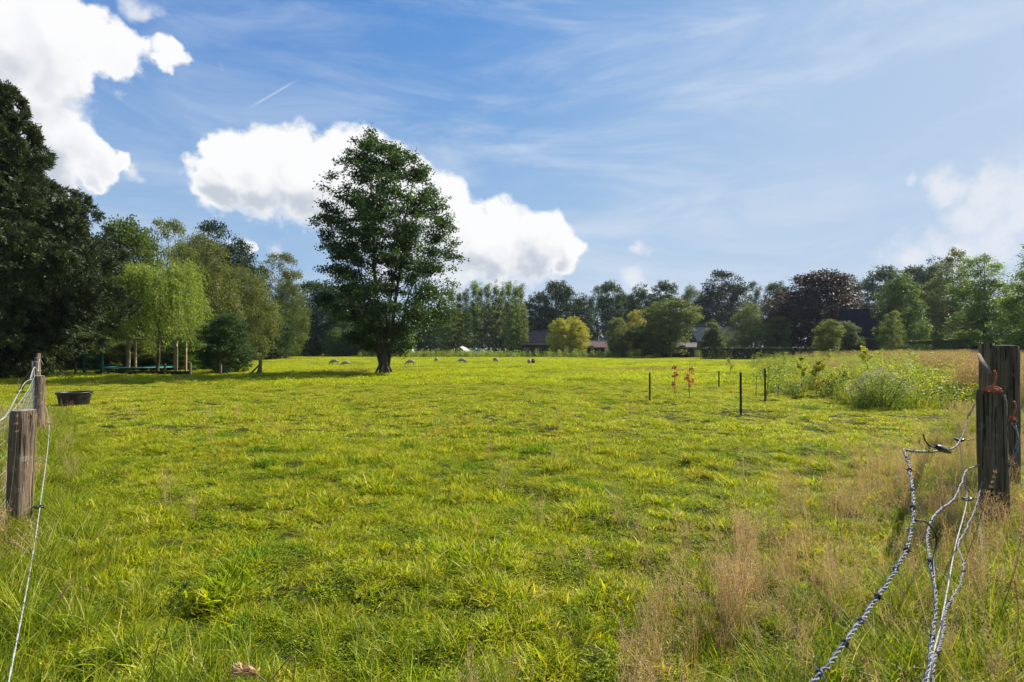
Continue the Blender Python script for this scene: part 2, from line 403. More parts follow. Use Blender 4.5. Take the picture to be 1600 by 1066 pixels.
M['black_plastic'] = surf_mat('black_plastic', (.006, .006, .008), (.015, .015, .02), 20.0, 0.35, 0.1, spec=0.5)
M['rust'] = surf_mat('rusty_orange_twine', (.30, .075, .03), (.46, .15, .07), 40.0, 0.85, 0.3)
M['pole'] = surf_mat('pale_rail_wood', (.11, .08, .05), (.22, .16, .11), 12.0, 0.95, 0.3, (1, 1, 1), spec=.05)
M['wool'] = surf_mat('sheep_wool', (.24, .20, .14), (.42, .37, .28), 14.0, 0.95, 0.8, bdist=0.03)
M['wool_dark'] = surf_mat('dark_sheep_wool', (.025, .018, .014), (.06, .04, .03), 14.0, 0.95, 0.8, bdist=0.03)
M['stake'] = surf_mat('dark_stake_wood', (.012, .011, .010), (.04, .034, .028), 20.0, 0.8, 0.4, (5, 5, 1))
M['car_paint'] = surf_mat('silver_paint', (.45, .47, .5), (.55, .57, .6), 1.0, 0.3, 0.0, metallic=0.3)

def ground_mat():
    m, N = new_mat('meadow_soil')
    g = N.n('ShaderNodeNewGeometry'); P = g.outputs['Position']
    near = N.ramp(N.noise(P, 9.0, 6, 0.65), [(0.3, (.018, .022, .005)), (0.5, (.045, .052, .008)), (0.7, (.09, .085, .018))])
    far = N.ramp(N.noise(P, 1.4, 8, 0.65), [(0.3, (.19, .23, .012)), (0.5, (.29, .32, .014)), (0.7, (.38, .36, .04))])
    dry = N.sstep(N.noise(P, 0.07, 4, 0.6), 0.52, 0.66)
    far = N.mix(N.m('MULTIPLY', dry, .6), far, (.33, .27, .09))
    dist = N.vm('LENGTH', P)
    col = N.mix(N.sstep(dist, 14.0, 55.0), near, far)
    b = N.n('ShaderNodeBsdfPrincipled'); N.lk(col, b.inputs['Base Color']); b.inputs['Roughness'].default_value = 0.95
    b.inputs['Specular IOR Level'].default_value = 0.1
    bp = N.n('ShaderNodeBump'); bp.inputs['Strength'].default_value = 0.7; bp.inputs['Distance'].default_value = 0.08
    N.lk(N.noise(P, 5.0, 8, 0.7), bp.inputs['Height']); N.lk(bp.outputs[0], b.inputs['Normal'])
    o = N.n('ShaderNodeOutputMaterial'); N.lk(b.outputs[0], o.inputs[0]); return m
M['ground'] = ground_mat()

# ============================================================ ground sheet
def build_ground():
    def axis(lim):
        a = np.concatenate([np.arange(0, 12, 0.12), np.arange(12, 40, 0.5), np.arange(40, 150, 3), np.geomspace(150, lim, 14)])
        return np.unique(np.concatenate([-a, a]))
    xs = axis(1800); ys = axis(1800); ys = ys[ys > -60]
    X, Y = np.meshgrid(xs, ys)
    Z = hgt(X, Y)
    V = np.stack([X, Y, Z], -1).reshape(-1, 3)
    nx = len(xs); i = np.arange(len(ys)-1)[:, None]*nx; j = np.arange(nx-1)[None, :]
    Q = np.stack([i+j, i+j+1, i+nx+j+1, i+nx+j], -1).reshape(-1, 4)
    o = obj('ground', make_mesh('ground', V, Q, smooth=True), M['ground'])
    tag(o, kind='structure')
build_ground()

# ============================================================ grass
def blades(N, R, L0, L1, w, segs, lean, curl, rg, spread='disc', rnd_hi=1.0):
    """N curved tapering blades; returns V, Q, rnd"""
    r = R*np.sqrt(rg.random(N)); a = rg.random(N)*2*np.pi
    base = np.stack([r*np.cos(a), r*np.sin(a), np.full(N, -0.01)], -1)
    az = a*0.5+rg.random(N)*2*np.pi
    dirh = np.stack([np.cos(az), np.sin(az), np.zeros(N)], -1)
    L = rg.uniform(L0, L1, N)*(1-0.35*(r/R))
    ln = lean*rg.random(N)**0.8; cu = curl*rg.random(N)
    t = np.linspace(0, 1, segs+1)
    hor = L[:, None]*(ln[:, None]*t+cu[:, None]*t**2)
    ver = L[:, None]*(t*(1-0.25*ln[:, None])-0.45*cu[:, None]*t**2.3)
    P = base[:, None, :]+dirh[:, None, :]*hor[..., None]; P[..., 2] += ver
    tw = rg.random(N)*2*np.pi
    wd = np.stack([np.cos(tw), np.sin(tw), np.zeros(N)], -1)
    wid = w*rg.uniform(.6, 1.25, N)[:, None]*np.clip(1.05-t**1.8, 0.08, 1)
    A = P-wd[:, None, :]*wid[..., None]/2; B = P+wd[:, None, :]*wid[..., None]/2
    V = np.stack([A, B], 2).reshape(-1, 3)
    k = np.arange(N)[:, None]*(segs+1)*2+np.arange(segs)[None, :]*2
    Q = np.stack([k, k+1, k+3, k+2], -1).reshape(-1, 4)
    rn = np.repeat(np.clip(rg.random(N)**1.15*rnd_hi, 0, 1), (segs+1)*2)
    return V, Q, rn
def slivers(Pc, Dr, L, w, rg):
    """small diamond leaves at points Pc along directions Dr"""
    n = len(Pc); Dr = Dr/(np.linalg.norm(Dr, axis=1)[:, None]+1e-9)
    q = rg.normal(size=(n, 3)); s = np.cross(Dr, q); s /= (np.linalg.norm(s, axis=1)[:, None]+1e-9)
    L = np.broadcast_to(L, (n,))[:, None]; w = np.broadcast_to(w, (n,))[:, None]
    V = np.stack([Pc, Pc+Dr*L*.45+s*w/2, Pc+Dr*L, Pc+Dr*L*.45-s*w/2], 1).reshape(-1, 3)
    return V, np.arange(n*4).reshape(-1, 4)
def join(parts):
    Vs, Qs, Rs = [], [], []; n = 0
    for V, Q, R in parts:
        Vs.append(V); Qs.append(Q+n); Rs.append(np.broadcast_to(R, (len(V),)) if np.ndim(R) == 0 else R); n += len(V)
    return np.vstack(Vs), np.vstack(Qs), np.concatenate(Rs)
def proto(name, parts, mat):
    V, Q, R = join(parts) if isinstance(parts, list) else parts
    me = make_mesh(name, V, Q, attrs={'rnd': R.astype(np.float32)}); me.materials.append(mat)
    return bpy.data.objects.new(name, me)

def scatter(name, X, Y, scale, idx, protos, label=None, zs=None, tilt=0.12, seed=1, Z=None):
    """one object of uncountable stuff: plants instanced by geometry nodes"""
    rg = np.random.default_rng(seed); n = len(X)
    P = np.stack([X, Y, hgt(X, Y) if Z is None else Z], -1)
    rot = np.stack([rg.normal(0, tilt, n), rg.normal(0, tilt, n), rg.random(n)*2*np.pi], -1)
    sz = scale if zs is None else zs
    sc3 = np.stack([scale, scale, sz], -1)
    me = make_mesh(name, P, attrs={'rot': rot, 'sc': sc3, 'vi': idx.astype(np.int32)})
    o = obj(name, me)
    col = bpy.data.collections.new(name+'_kinds')
    for p in protos: col.objects.link(p)
    ng = bpy.data.node_groups.new(name+'_nodes', 'GeometryNodeTree')
    ng.interface.new_socket('Geometry', in_out='INPUT', socket_type='NodeSocketGeometry')
    ng.interface.new_socket('Geometry', in_out='OUTPUT', socket_type='NodeSocketGeometry')
    nn = ng.nodes.new; L = ng.links.new
    gi = nn('NodeGroupInput'); go = nn('NodeGroupOutput')
    ci = nn('GeometryNodeCollectionInfo'); ci.inputs[0].default_value = col
    ci.inputs['Separate Children'].default_value = True; ci.inputs['Reset Children'].default_value = True
    ip = nn('GeometryNodeInstanceOnPoints'); ip.inputs['Pick Instance'].default_value = True
    def na(nm, ty):
        q = nn('GeometryNodeInputNamedAttribute'); q.data_type = ty; q.inputs[0].default_value = nm
        return q.outputs[0]
    L(gi.outputs[0], ip.inputs['Points']); L(ci.outputs[0], ip.inputs['Instance'])
    L(na('vi', 'INT'), ip.inputs['Instance Index']); L(na('rot', 'FLOAT_VECTOR'), ip.inputs['Rotation'])
    L(na('sc', 'FLOAT_VECTOR'), ip.inputs['Scale'])
    L(ip.outputs[0], go.inputs[0])
    md = o.modifiers.new('scatter', 'NODES'); md.node_group = ng
    tag(o, label, None, kind='stuff')
    return o

def sample_ring(d0, d1, dens, rg, side=0.97, margin=1.2):
    """random points of the field between two distances, wide enough for the view and a step aside"""
    ymax = d1; n = int((2*(side*d1+margin))*(d1-d0)*dens)
    x = rg.uniform(-(side*d1+margin), side*d1+margin, n); y = rg.uniform(d0, d1, n)
    k = np.abs(x) < side*y+margin
    return x[k], y[k]

def fence_l(x, y):   # distance from the left fence line, positive on the field side
    return (x+0.27+0.807*y)*0.778
def fence_r(x, y):
    return (0.845*y-x)*0.764

def build_grass():
    rg = np.random.default_rng(5)
    near = []
    for k in range(8):
        near.append(proto('turf_tuft', blades(78, .06+.045*(k % 3)/2, .025, .098, .0070, 4, 1.15, 1.0, rg), M['grass']))
    for k in range(3):    # matted low turf with small clover-like leaves
        b = blades(60, .11, .02, .06, .006, 3, 1.4, 1.0, rg)
        n = 60; Pc = np.stack([rg.normal(0, .06, n), rg.normal(0, .06, n), rg.uniform(.01, .05, n)], -1)
        V, Q = slivers(Pc, rg.normal(size=(n, 3))*[1, 1, .35], rg.uniform(.012, .022, n), .012, rg)
        near.append(proto('turf_tuft', [b, (V, Q, np.repeat(rg.random(n)*.5, 4))], M['grass']))
    x, y = sample_ring(1.5, 9.5, 330, rg)
    nz = vnoise(x, y, 1.6, 1); nz2 = vnoise(x, y, 4.2, 2)
    nz3 = vnoise(x, y, 6.5, 31)
    keep = (rg.random(len(x)) < np.clip(0.55+0.9*nz2, 0.3, 1)) & (rg.random(len(x)) < np.clip((nz3-.24)*5, .62, 1))
    x, y, nz, nz2, nz3 = x[keep], y[keep], nz[keep], nz2[keep], nz3[keep]
    sc = (0.55+0.75*nz2*nz2+0.35*nz)*rg.uniform(.7, 1.2, len(x))*(.45+1.0*nz3)
    idx = np.where(((nz2 < .22) | (nz3 < .30)) & (rg.random(len(x)) < .9), rg.integers(8, 11, len(x)), rg.integers(0, 8, len(x)))
    mat_ = idx >= 8; sc = np.where(mat_, rg.uniform(.8, 1.15, len(x)), sc)
    scatter('grass', x, y, sc, idx, near, 'short grazed grass of the foreground pasture', zs=np.where(mat_, sc*.55, sc*(.45+.5*nz2+.5*nz3)), seed=3)

    mid = [proto('pasture_tuft', blades(120, .18, .025, .095, .012, 3, 1.0, .9, rg), M['grass']) for k in range(7)]
    x, y = sample_ring(8.5, 26, 70, rg)
    nz = vnoise(x, y, 1.1, 1); nz2 = vnoise(x, y, 2.6, 2)
    keep = (rg.random(len(x)) < np.clip(.4+1.2*nz2, .2, 1)) & (rg.random(len(x)) < np.clip((vnoise(x, y, 4.5, 33)-.22)*5, .68, 1))
    x, y, nz, nz2 = x[keep], y[keep], nz[keep], nz2[keep]
    sc = rg.uniform(.7, 1.15, len(x))*(.75+.4*nz2)
    scatter('grass', x, y, sc, rg.integers(0, 7, len(x)), mid, 'short pasture grass of the middle field', zs=sc*(.45+1.0*nz2), seed=4)

    far = [proto('field_tuft', blades(130, .50, .05, .17, .030, 2, .8, .8, rg), M['grass_far']) for k in range(5)]
    x, y = sample_ring(24, 62, 9, rg, margin=3)
    nz = vnoise(x, y, .5, 1)
    sc = rg.uniform(.8, 1.2, len(x))
    scatter('grass', x, y, sc, rg.integers(0, 5, len(x)), far, 'bright pasture grass round the lone tree', zs=sc*(.5+.9*nz), seed=6)
    vf = [proto('distant_tuft', blades(170, 1.7, .05, .14, .07, 1, .7, .6, rg), M['grass_far']) for k in range(4)]
    x, y = sample_ring(58, 128, 1.1, rg, margin=4)
    sc = rg.uniform(.8, 1.2, len(x))
    scatter('grass', x, y, sc, rg.integers(0, 4, len(x)), vf, 'distant bright grass at the far side of the field', seed=7, tilt=.02)

    # longer grass at the feet of both fences and along the near edge
    lg = [proto('long_tuft', blades(60, .10, .16, .42, .0060, 5, .55, .75, rg), M['long_grass']) for k in range(6)]
    x, y = sample_ring(1.5, 13, 75, rg)
    fl, fr = fence_l(x, y), fence_r(x, y)
    near_edge = np.clip((3.8-y)/1.6, 0, 1)*.6
    p = np.clip(1.15-np.abs(fl+.1)/.95, 0, 1)+np.clip(1.0-np.abs(fr-.25)/.7, 0, 1)*.8+near_edge*(vnoise(x, y, 1.3, 9) > .35)+.07*(vnoise(x, y, 1.6, 11) > .62)*(y < 9)
    p += (fl < -.5)*.30+(fr < -.4)*.6
    k = rg.random(len(x)) < p*.8
    x, y, p = x[k], y[k], p[k]
    sc = rg.uniform(.6, 1.1, len(x))*np.clip(.45+.6*p, .4, 1.05)
    scatter('long_grass', x, y, sc, rg.integers(0, 6, len(x)), lg, 'longer green grass at the foot of the fence posts', seed=8, tilt=.18)

    # dry bent-grass with airy seed heads, bottom right
    st = []
    for k in range(6):
        parts = [blades(26, .10, .10, .34, .0030, 4, .6, .7, rg)]
        nst = 14
        for s in range(nst):
            b = np.array([rg.normal(0, .05), rg.normal(0, .05), 0]); az = rg.random()*6.283; Lh = rg.uniform(.28, .55); ln = rg.uniform(.05, .45)
            t = np.linspace(0, 1, 6)[:, None]
            P = b+np.array([math.cos(az), math.sin(az), 0])*Lh*ln*t**1.6+np.array([0, 0, Lh])*t*(1-.12*ln*t)
            wv = np.array([math.sin(az), -math.cos(az), 0])*.0014
            V = np.stack([P-wv, P+wv], 1).reshape(-1, 3); kk = np.arange(5)*2
            parts.append((V, np.stack([kk, kk+1, kk+3, kk+2], -1), np.full(len(V), rg.uniform(.2, .9))))
            n = 30; tt = rg.uniform(.62, 1.0, n)
            Pc = b+np.array([math.cos(az), math.sin(az), 0])*(Lh*ln*tt**1.6)[:, None]+np.array([0, 0, Lh])*(tt*(1-.12*ln*tt))[:, None]
            D = rg.normal(size=(n, 3))*[1, 1, .5]+[0, 0, .6]
            off = D/np.linalg.norm(D, axis=1)[:, None]*(rg.random(n)*.05*(1.15-tt))[:, None]*2
            V, Q = slivers(Pc+off, D, rg.uniform(.009, .018, n), .0038, rg)
            parts.append((V, Q, np.repeat(rg.uniform(.35, 1, n), 4)))
        st.append(proto('bent_grass', parts, M['straw']))
    x, y = sample_ring(1.8, 13, 60, rg)
    u = x-(0.926*y-1.56)        # strip running out to the right post
    wdt = .50+.06*y
    p = np.exp(-(u/wdt)**2)*np.clip((9.0-y)/3.5, 0, 1)*.85
    p = p*np.clip(.2+1.7*(vnoise(x, y, 2.2, 21)-.32), .03, 1)
    p += .004+.34*np.exp(-((fence_r(x, y)-.1)/.55)**2)+.16*np.exp(-((fence_l(x, y)+.25)/.45)**2)
    k = rg.random(len(x)) < p
    x, y = x[k], y[k]
    sc = rg.uniform(.40, .85, len(x))
    scatter('dry_grass', x, y, sc, rg.integers(0, 6, len(x)), st, 'dry straw coloured seeding grass at the lower right', seed=9, tilt=.15)
build_grass()

# ============================================================ trees
def unit(v): return v/(np.linalg.norm(v, axis=-1, keepdims=True)+1e-9)
def leaves(P, size, rg, up=0.5, aspect=1.5, dirb=None, dirw=0.0):
    """one small leaf face (folded diamond) at each point"""
    n = len(P)
    nrm = rg.normal(size=(n, 3)); nrm[:, 2] = np.abs(nrm[:, 2])+up; nrm = unit(nrm)
    a = rg.normal(size=(n, 3))
    if dirb is not None: a = a*(1-dirw)+dirb*dirw*2
    a = a-nrm*np.sum(a*nrm, 1)[:, None]; a = unit(a); b = np.cross(nrm, a)
    s = size*rg.uniform(.65, 1.3, n)[:, None]
    V = np.stack([P-a*s/2, P+b*s/aspect/2-a*s*.08, P+a*s/2, P-b*s/aspect/2-a*s*.08], 1).reshape(-1, 3)
    return V, np.arange(4*n).reshape(-1, 4)

def crown_points(prof, H0, H1, rg, nlobe, ncl, nleaf, lobe_r, cl_r, shell=0.45, flat=0.7, ecc=(1, 1), centre=None, fill=.35, extra=None):
    """lobes -> clusters -> leaves; returns leaf points, lobe centres, cluster centres"""
    lob = []; tries = 0
    zs = np.linspace(0, 1, 60); wts = np.array([prof(z) for z in zs])**1.35; wts /= wts.sum()
    while len(lob) < nlobe and tries < nlobe*40:
        tries += 1
        t = np.clip(rg.choice(zs, p=wts)+rg.uniform(-.01, .01), 0, 1)
        R = prof(t); a = rg.random()*2*np.pi
        r = max(R-lobe_r*.55, R*.35)*rg.random()**shell
        p = np.array([r*math.cos(a)*ecc[0], r*math.sin(a)*ecc[1], H0+(H1-H0)*t])
        if centre is not None: p[:2] += centre(t)
        if all(np.linalg.norm(p-q) > lobe_r*.75 for q in lob) or tries > nlobe*25: lob.append(p)
    lob = np.array(lob)
    if extra is not None: lob[:len(extra)] = extra
    li = rg.integers(0, len(lob), ncl)
    off = unit(rg.normal(size=(ncl, 3)))*(rg.random(ncl)**.45)[:, None]*lobe_r*[1, 1, flat]
    cl = lob[li]+off
    nf = int(ncl*fill)       # loose clusters between the lobes
    tf = rg.choice(zs, nf, p=wts); af = rg.random(nf)*2*np.pi; Rf = np.array([prof(v) for v in tf])*rg.random(nf)**.45*.97
    cl[:nf] = np.stack([Rf*np.cos(af)*ecc[0], Rf*np.sin(af)*ecc[1], H0+(H1-H0)*(tf+rg.uniform(-.01, .01, nf))], -1)
    if centre is not None: cl[:nf, :2] += np.array([centre(v) for v in tf])
    # keep clusters inside the envelope
    t = np.clip((cl[:, 2]-H0)/(H1-H0), 0, 1); R = np.array([prof(v) for v in t])*1.04+.02
    cen = np.zeros((ncl, 2)) if centre is None else np.array([centre(v) for v in t])
    d = (cl[:, :2]-cen)/np.array(ecc); rr = np.linalg.norm(d, axis=1); k = rr > R
    d[k] *= (R[k]/rr[k])[:, None]; cl[:, :2] = d*np.array(ecc)+cen
    ci = rg.integers(0, ncl, nleaf)
    P = cl[ci]+rg.normal(size=(nleaf, 3))*cl_r*[1, 1, .62]
    return P, lob, cl, ci

def limb(mb, a, b, r0, r1, rg, n=7, sag=0.12, sides=6, wob=.03):
    a = np.array(a, float); b = np.array(b, float); L = np.linalg.norm(b-a)
    t = np.linspace(0, 1, n)[:, None]
    P = a+(b-a)*t; P[:, 2] -= (np.sin(t*np.pi)*L*sag)[:, 0]*.6
    w = rg.normal(0, wob*L, (n, 3)); w[0] = 0; w[-1] = 0; P += w*.5
    mb.tube(P, r0+(r1-r0)*t[:, 0]**.8, sides, cap=False)
    return P

def tree_meshes(seed, H, prof, bottom, trunk_r, nlobe, ncl, nleaf, lobe_r, cl_r, leaf, shell=.45, flat=.7, up=.5, aspect=1.5,
                droop=0.0, ecc=(1, 1), stems=None, twigs=0, limb_r=.35, centre=None, lean=(0, 0), trunk_top=.9, hang=0.0, fill=.35, extra=None):
    rg = np.random.default_rng(seed)
    H0 = H*bottom
    P, lob, cl, ci = crown_points(prof, H0, H, rg, nlobe, ncl, nleaf, lobe_r, cl_r, shell, flat, ecc, centre, fill, extra)
    if hang: P[:, 2] -= rg.random(len(P))**2*hang
    db = None
    if droop: 
        db = unit(P*[1, 1, 0]+1e-6)*.5+np.array([0, 0, -1.0])
    V, Q = leaves(P, leaf, rg, up, aspect, db, droop)
    clr = rg.random(len(cl))
    rn = np.clip(.5*clr[ci]+.5*rg.random(len(P)), 0, 1)
    crown = make_mesh('crown', V, Q, attrs={'rnd': np.repeat(rn, 4)})
    mb = MB()
    stems = stems or [((0, 0), (lean[0], lean[1]), trunk_top, 1.0)]
    paths = []
    for (bx, by), (tx, ty), th, rr in stems:
        n = 14; t = np.linspace(0, 1, n)[:, None]
        A = np.array([bx, by, -.15]); B = np.array([tx, ty, H*th])
        Pt = A+(B-A)*t; Pt[:, :2] += rg.normal(0, H*.006, (n, 2))*np.sin(t*np.pi); Pt[:, 2] = (A+(B-A)*t)[:, 2]
        rad = trunk_r*rr*(1-.93*t[:, 0]**.85); rad[0] *= 1.45; rad[1] *= 1.05
        mb.tube(Pt, rad, 10, cap=False); paths.append((Pt, rad))
    for q in lob:
        Pt, rad = paths[rg.integers(0, len(paths))] if len(paths) == 1 else paths[int(np.argmin([np.abs(p[0][:, :2]-q[:2]).sum(1).mean() for p in paths]))]
        hz = max(H*bottom*.7, q[2]-np.linalg.norm(q[:2]-Pt[-1, :2])*.75-lobe_r*.3)
        i = int(np.argmin(np.abs(Pt[:, 2]-hz)))
        i = min(i, len(Pt)-2)
        limb(mb, Pt[i], q, max(rad[i]*limb_r, .012), .012, rg)
    if twigs:
        k = rg.choice(len(cl), min(twigs, len(cl)), replace=False)
        for i in k:
            q = lob[np.argmin(np.linalg.norm(lob-cl[i], axis=1))]
            limb(mb, q, cl[i], .018, .006, rg, 4, sides=4)
    trunk = mb.mesh('trunk', smooth=True)
    return crown, trunk

def prof_pts(pts):
    t = [p[0] for p in pts]; r = [p[1] for p in pts]
    return lambda z: float(np.interp(z, t, r))

def plant_tree(name, label, cat, meshes, mat, x, y, sc=(1, 1, 1), rz=0.0, bark=None, group=None, z=None):
    crown, trunk = meshes
    e = empty(name, (x, y, (gz(x, y) if z is None else z)-.02), rz); e.scale = sc
    tag(e, label, cat, group)
    for nm, me, mt in (('crown', crown, mat), ('trunk', trunk, bark or M['bark'])):
        if not me.materials: me.materials.append(mt)
        o = obj(nm, me, None, e); o.material_slots[0].link = 'OBJECT'; o.material_slots[0].material = mt
    return e

# ---- the lone alder in the field
def lone_tree():
    x, y = gp(600, 586)
    H = 13.95
    s = y/F
    b = .115     # crown bottom
    # half-widths read off at heights
    prof = prof_pts([(0, 50*s), (.06, 84*s), (.14, 102*s), (.3, 112*s), (.45, 120*s), (.6, 112*s), (.68, 102*s), (.77, 89*s), (.85, 64*s), (.92, 38*s), (1.0, 8*s)])
    def centre(t):
        return np.array([float(np.interp(t, [0, .3, .6, .85, 1], [6, 10, 4, -8, -28]))*s, 0.0])
    zz = lambda py: CAMZ+(HY-py)*s
    extra = [((px-600)*s, dy, zz(py)) for px, py, dy in ((650, 243, 0), (655, 262, .2), (640, 275, -.3), (572, 228, 0), (566, 245, .1), (552, 252, -.2), (560, 272, .3), (604, 262, 0), (675, 300, .2), (690, 345, 0), (505, 345, .1), (512, 372, -.4), (706, 398, .2), (600, 290, .5), (620, 250, 0))]
    stems = [((0, 0), (-1.1, .3), .97, .75), ((.08, .05), (1.9, -.3), .93, .62), ((-.06, 0), (-2.3, -.6), .72, .45), ((.06, -.08), (2.6, .8), .62, .42), ((0, .06), (.4, 1.5), .84, .42)]
    cr, tr = tree_meshes(11, H, prof, b, .22, 150, 1900, 90000, .62, .19, .125, shell=.45, fill=.20, extra=extra, flat=.62, up=.35, aspect=1.25,
                         stems=stems, twigs=900, limb_r=.22, centre=centre)
    e = plant_tree('alder_tree', 'tall lone dark green broadleaf tree standing out in the open pasture', 'tree', (cr, tr), M['alder'], x, y)
    # stout short bole with root flare
    mb = MB(); z = np.linspace(-.2, 1.75, 12)
    P = np.stack([.03*np.sin(z*2), .02*np.cos(z*3), z], -1)
    r = np.interp(z, [-.2, 0, .15, .5, 1.2, 1.75], [.42, .36, .30, .255, .23, .21]); mb.tube(P, r, 16, cap=False)
    for a in (0.4, 1.9, 3.3, 4.6, 5.6):
        limb(mb, (math.cos(a)*.2, math.sin(a)*.2, .55), (math.cos(a)*.58, math.sin(a)*.58, -.12), .11, .04, np.random.default_rng(3), sag=-.02, wob=.01)
    o = mb.build('bole', M['bark'], e, smooth=True)
    # upper right spire tuft
lone_tree()

# ---- big cypress at the left edge
def cypress():
    rg = np.random.default_rng(21)
    d = 27.0; x = (-25-800)/F*d; H = 14.6; s = d/F
    prof = prof_pts([(0, 45*s), (.08, 80*s), (.2, 150*s), (.36, 192*s), (.45, 176*s), (.55, 142*s), (.66, 116*s), (.70, 98*s), (.78, 60*s), (.87, 46*s), (.94, 34*s), (1, 10*s)])
    P, Q, A, R = [], [], [], []
    mb = MB()
    z = np.linspace(-.2, H*.97, 14); mb.tube(np.stack([0*z, 0*z, z], -1), np.interp(z, [-.2, H], [.45, .03]), 10, cap=False)
    VV, RR = [], []
    nl = 330; tl = rg.random(nl)**.95; al = rg.random(nl)*2*np.pi
    Rl = np.array([prof(t) for t in tl])*rg.uniform(.72, 1.0, nl)*(.80+.36*vnoise(al*1.3, tl*7, 1.0, 15))-.55
    Lc = np.stack([np.maximum(Rl, 0)*np.cos(al), np.maximum(Rl, 0)*np.sin(al), H*tl-.35], -1); Lc[:, 2] = np.maximum(Lc[:, 2], .5)
    tx = rg.uniform(.12, .98, 120); ax = rg.random(120)*6.283; Rx = np.array([prof(t) for t in tx])*rg.uniform(.96, 1.16, 120)
    Lx = np.stack([Rx*np.cos(ax), Rx*np.sin(ax), H*tx-.1*Rx], -1); Lc = np.vstack([Lc, Lx]); tl = np.concatenate([tl, tx]); small = np.arange(len(Lc)) >= nl
    for q in Lc[::2]: limb(mb, (0, 0, max(.3, q[2]-np.hypot(q[0], q[1])*.3)), q, .06, .015, rg, 6, sides=5)
    nf = 20; m = 80
    for q, t, sm_ in zip(Lc, tl, small):
        lr = np.interp(t, [0, .7, 1], [1.0, .75, .30])*rg.uniform(.8, 1.2)*(.5 if sm_ else 1); nf = 9 if sm_ else 20; outq = unit(q*[1, 1, 0]+1e-6); tone = rg.random()*.25
        for f in range(nf):
            dv = unit(rg.normal(size=3)+outq*.9+np.array([0, 0, .25])); c = q+dv*lr*rg.uniform(.5, 1.0)
            g = unit(dv*[1, 1, .4]+np.array([0, 0, rg.uniform(-.5, .5)])); sd = unit(np.cross(g, rg.normal(size=3)))
            L = lr*rg.uniform(.5, 1.0); u = rg.random(m)**.7*L; v = rg.normal(0, .13, m)*(1.2-u/L)
            Pc = c+g*(u-L*.4)[:, None]+sd*v[:, None]+rg.normal(0, .05, (m, 3)); Pc[:, 2] -= .35*u*u
            D = g*.9+sd*(np.sign(v)*.7)[:, None]+rg.normal(0, .35, (m, 3))-[0, 0, .15]
            V, _ = slivers(Pc, D, rg.uniform(.11, .22, m), rg.uniform(.035, .06, m), rg)
            VV.append(V); RR.append(np.repeat(np.clip(tone+.25*rg.random()+.35*rg.random(m)+.2*(u/L), 0, 1), 4))
    n = 26000; tf = rg.random(n); af = rg.random(n)*6.283; Rf = np.array([prof(t) for t in tf])*rg.random(n)**.5*.80
    P = np.stack([Rf*np.cos(af), Rf*np.sin(af), H*tf*.95], -1)
    V, _ = leaves(P, .30, rg, .1, 1.6); VV.append(V); RR.append(np.repeat(rg.random(n)*.4, 4))
    V = np.vstack(VV); crown = make_mesh('crown', V, np.arange(len(V)).reshape(-1, 4), attrs={'rnd': np.concatenate(RR)})
    return plant_tree('cypress_tree', 'huge dark cypress towering at the left edge above the wire fence', 'tree', (crown, mb.mesh('trunk', True)), M['cypress'], x, d)
cypress()

# ---- weeping willow
def willow():
    rg = np.random.default_rng(31)
    d = 35.0; x = (246-800)/F*d; s = d/F; H = 7.5
    mb = MB(); z = np.linspace(-.1, 3.6, 9)
    mb.tube(np.stack([.08*np.sin(z), .05*z*0, z], -1), np.interp(z, [0, 3.6], [.11, .07]), 8, cap=False)
    VV, RR = [], []
    n = 1900
    lob = [(rg.uniform(-1.65, 1.65), rg.uniform(-1.65, 1.65), 0) for _ in range(26)]
    lob = [(a, b, min(7.3, 7.3-.62*(a*a+b*b)**.75+rg.uniform(-1.8, .25))) for a, b, _ in lob]
    for l in lob: limb(mb, (0, 0, 3.3), (l[0], l[1], l[2]-.2), .05, .012, rg, 6)
    for i in range(n):
        l = lob[rg.integers(0, len(lob))]
        a = rg.random()*6.283; r0 = rg.random()**.6*1.0
        st = np.array([l[0]+r0*math.cos(a), l[1]+r0*math.sin(a), min(l[2]+rg.uniform(-.3, .35), H)])
        st[2] = max(st[2], 2.4); R = math.hypot(st[0], st[1]); o = np.array([st[0], st[1], 0])/(R+.01)
        L = rg.uniform(1.1, 3.1) if rg.random() < .8 else rg.uniform(.5, 1.0)
        L = min(L, st[2]-(2.0 if st[0] < -.3 else 1.35))
        m = int(9+L*11); t = np.sort(rg.random(m))
        reach = rg.uniform(.25, .95)*np.clip(1.4-R*.25, .3, 1.2)
        Pc = st+o*(reach*np.sin(t*1.7))[:, None]+np.array([0, 0, 1])*(.28*np.sin(t*2.4)*(t < .5)-L*t**1.35)[:, None]+rg.normal(0, .035, (m, 3))
        D = np.array([0, 0, -1.0])+o*.35+rg.normal(0, .6, (m, 3))
        V, _ = slivers(Pc, D, rg.uniform(.10, .19, m), .042, rg)
        VV.append(V); RR.append(np.repeat(np.clip(.45*rg.random()+.55*rg.random(m), 0, 1), 4))
    V = np.vstack(VV); crown = make_mesh('crown', V, np.arange(len(V)).reshape(-1, 4), attrs={'rnd': np.concatenate(RR)})
    plant_tree('willow_tree', 'light yellow green weeping willow over the timber swing frame', 'tree', (crown, mb.mesh('trunk', True)), M['willow'], x, d)
willow()

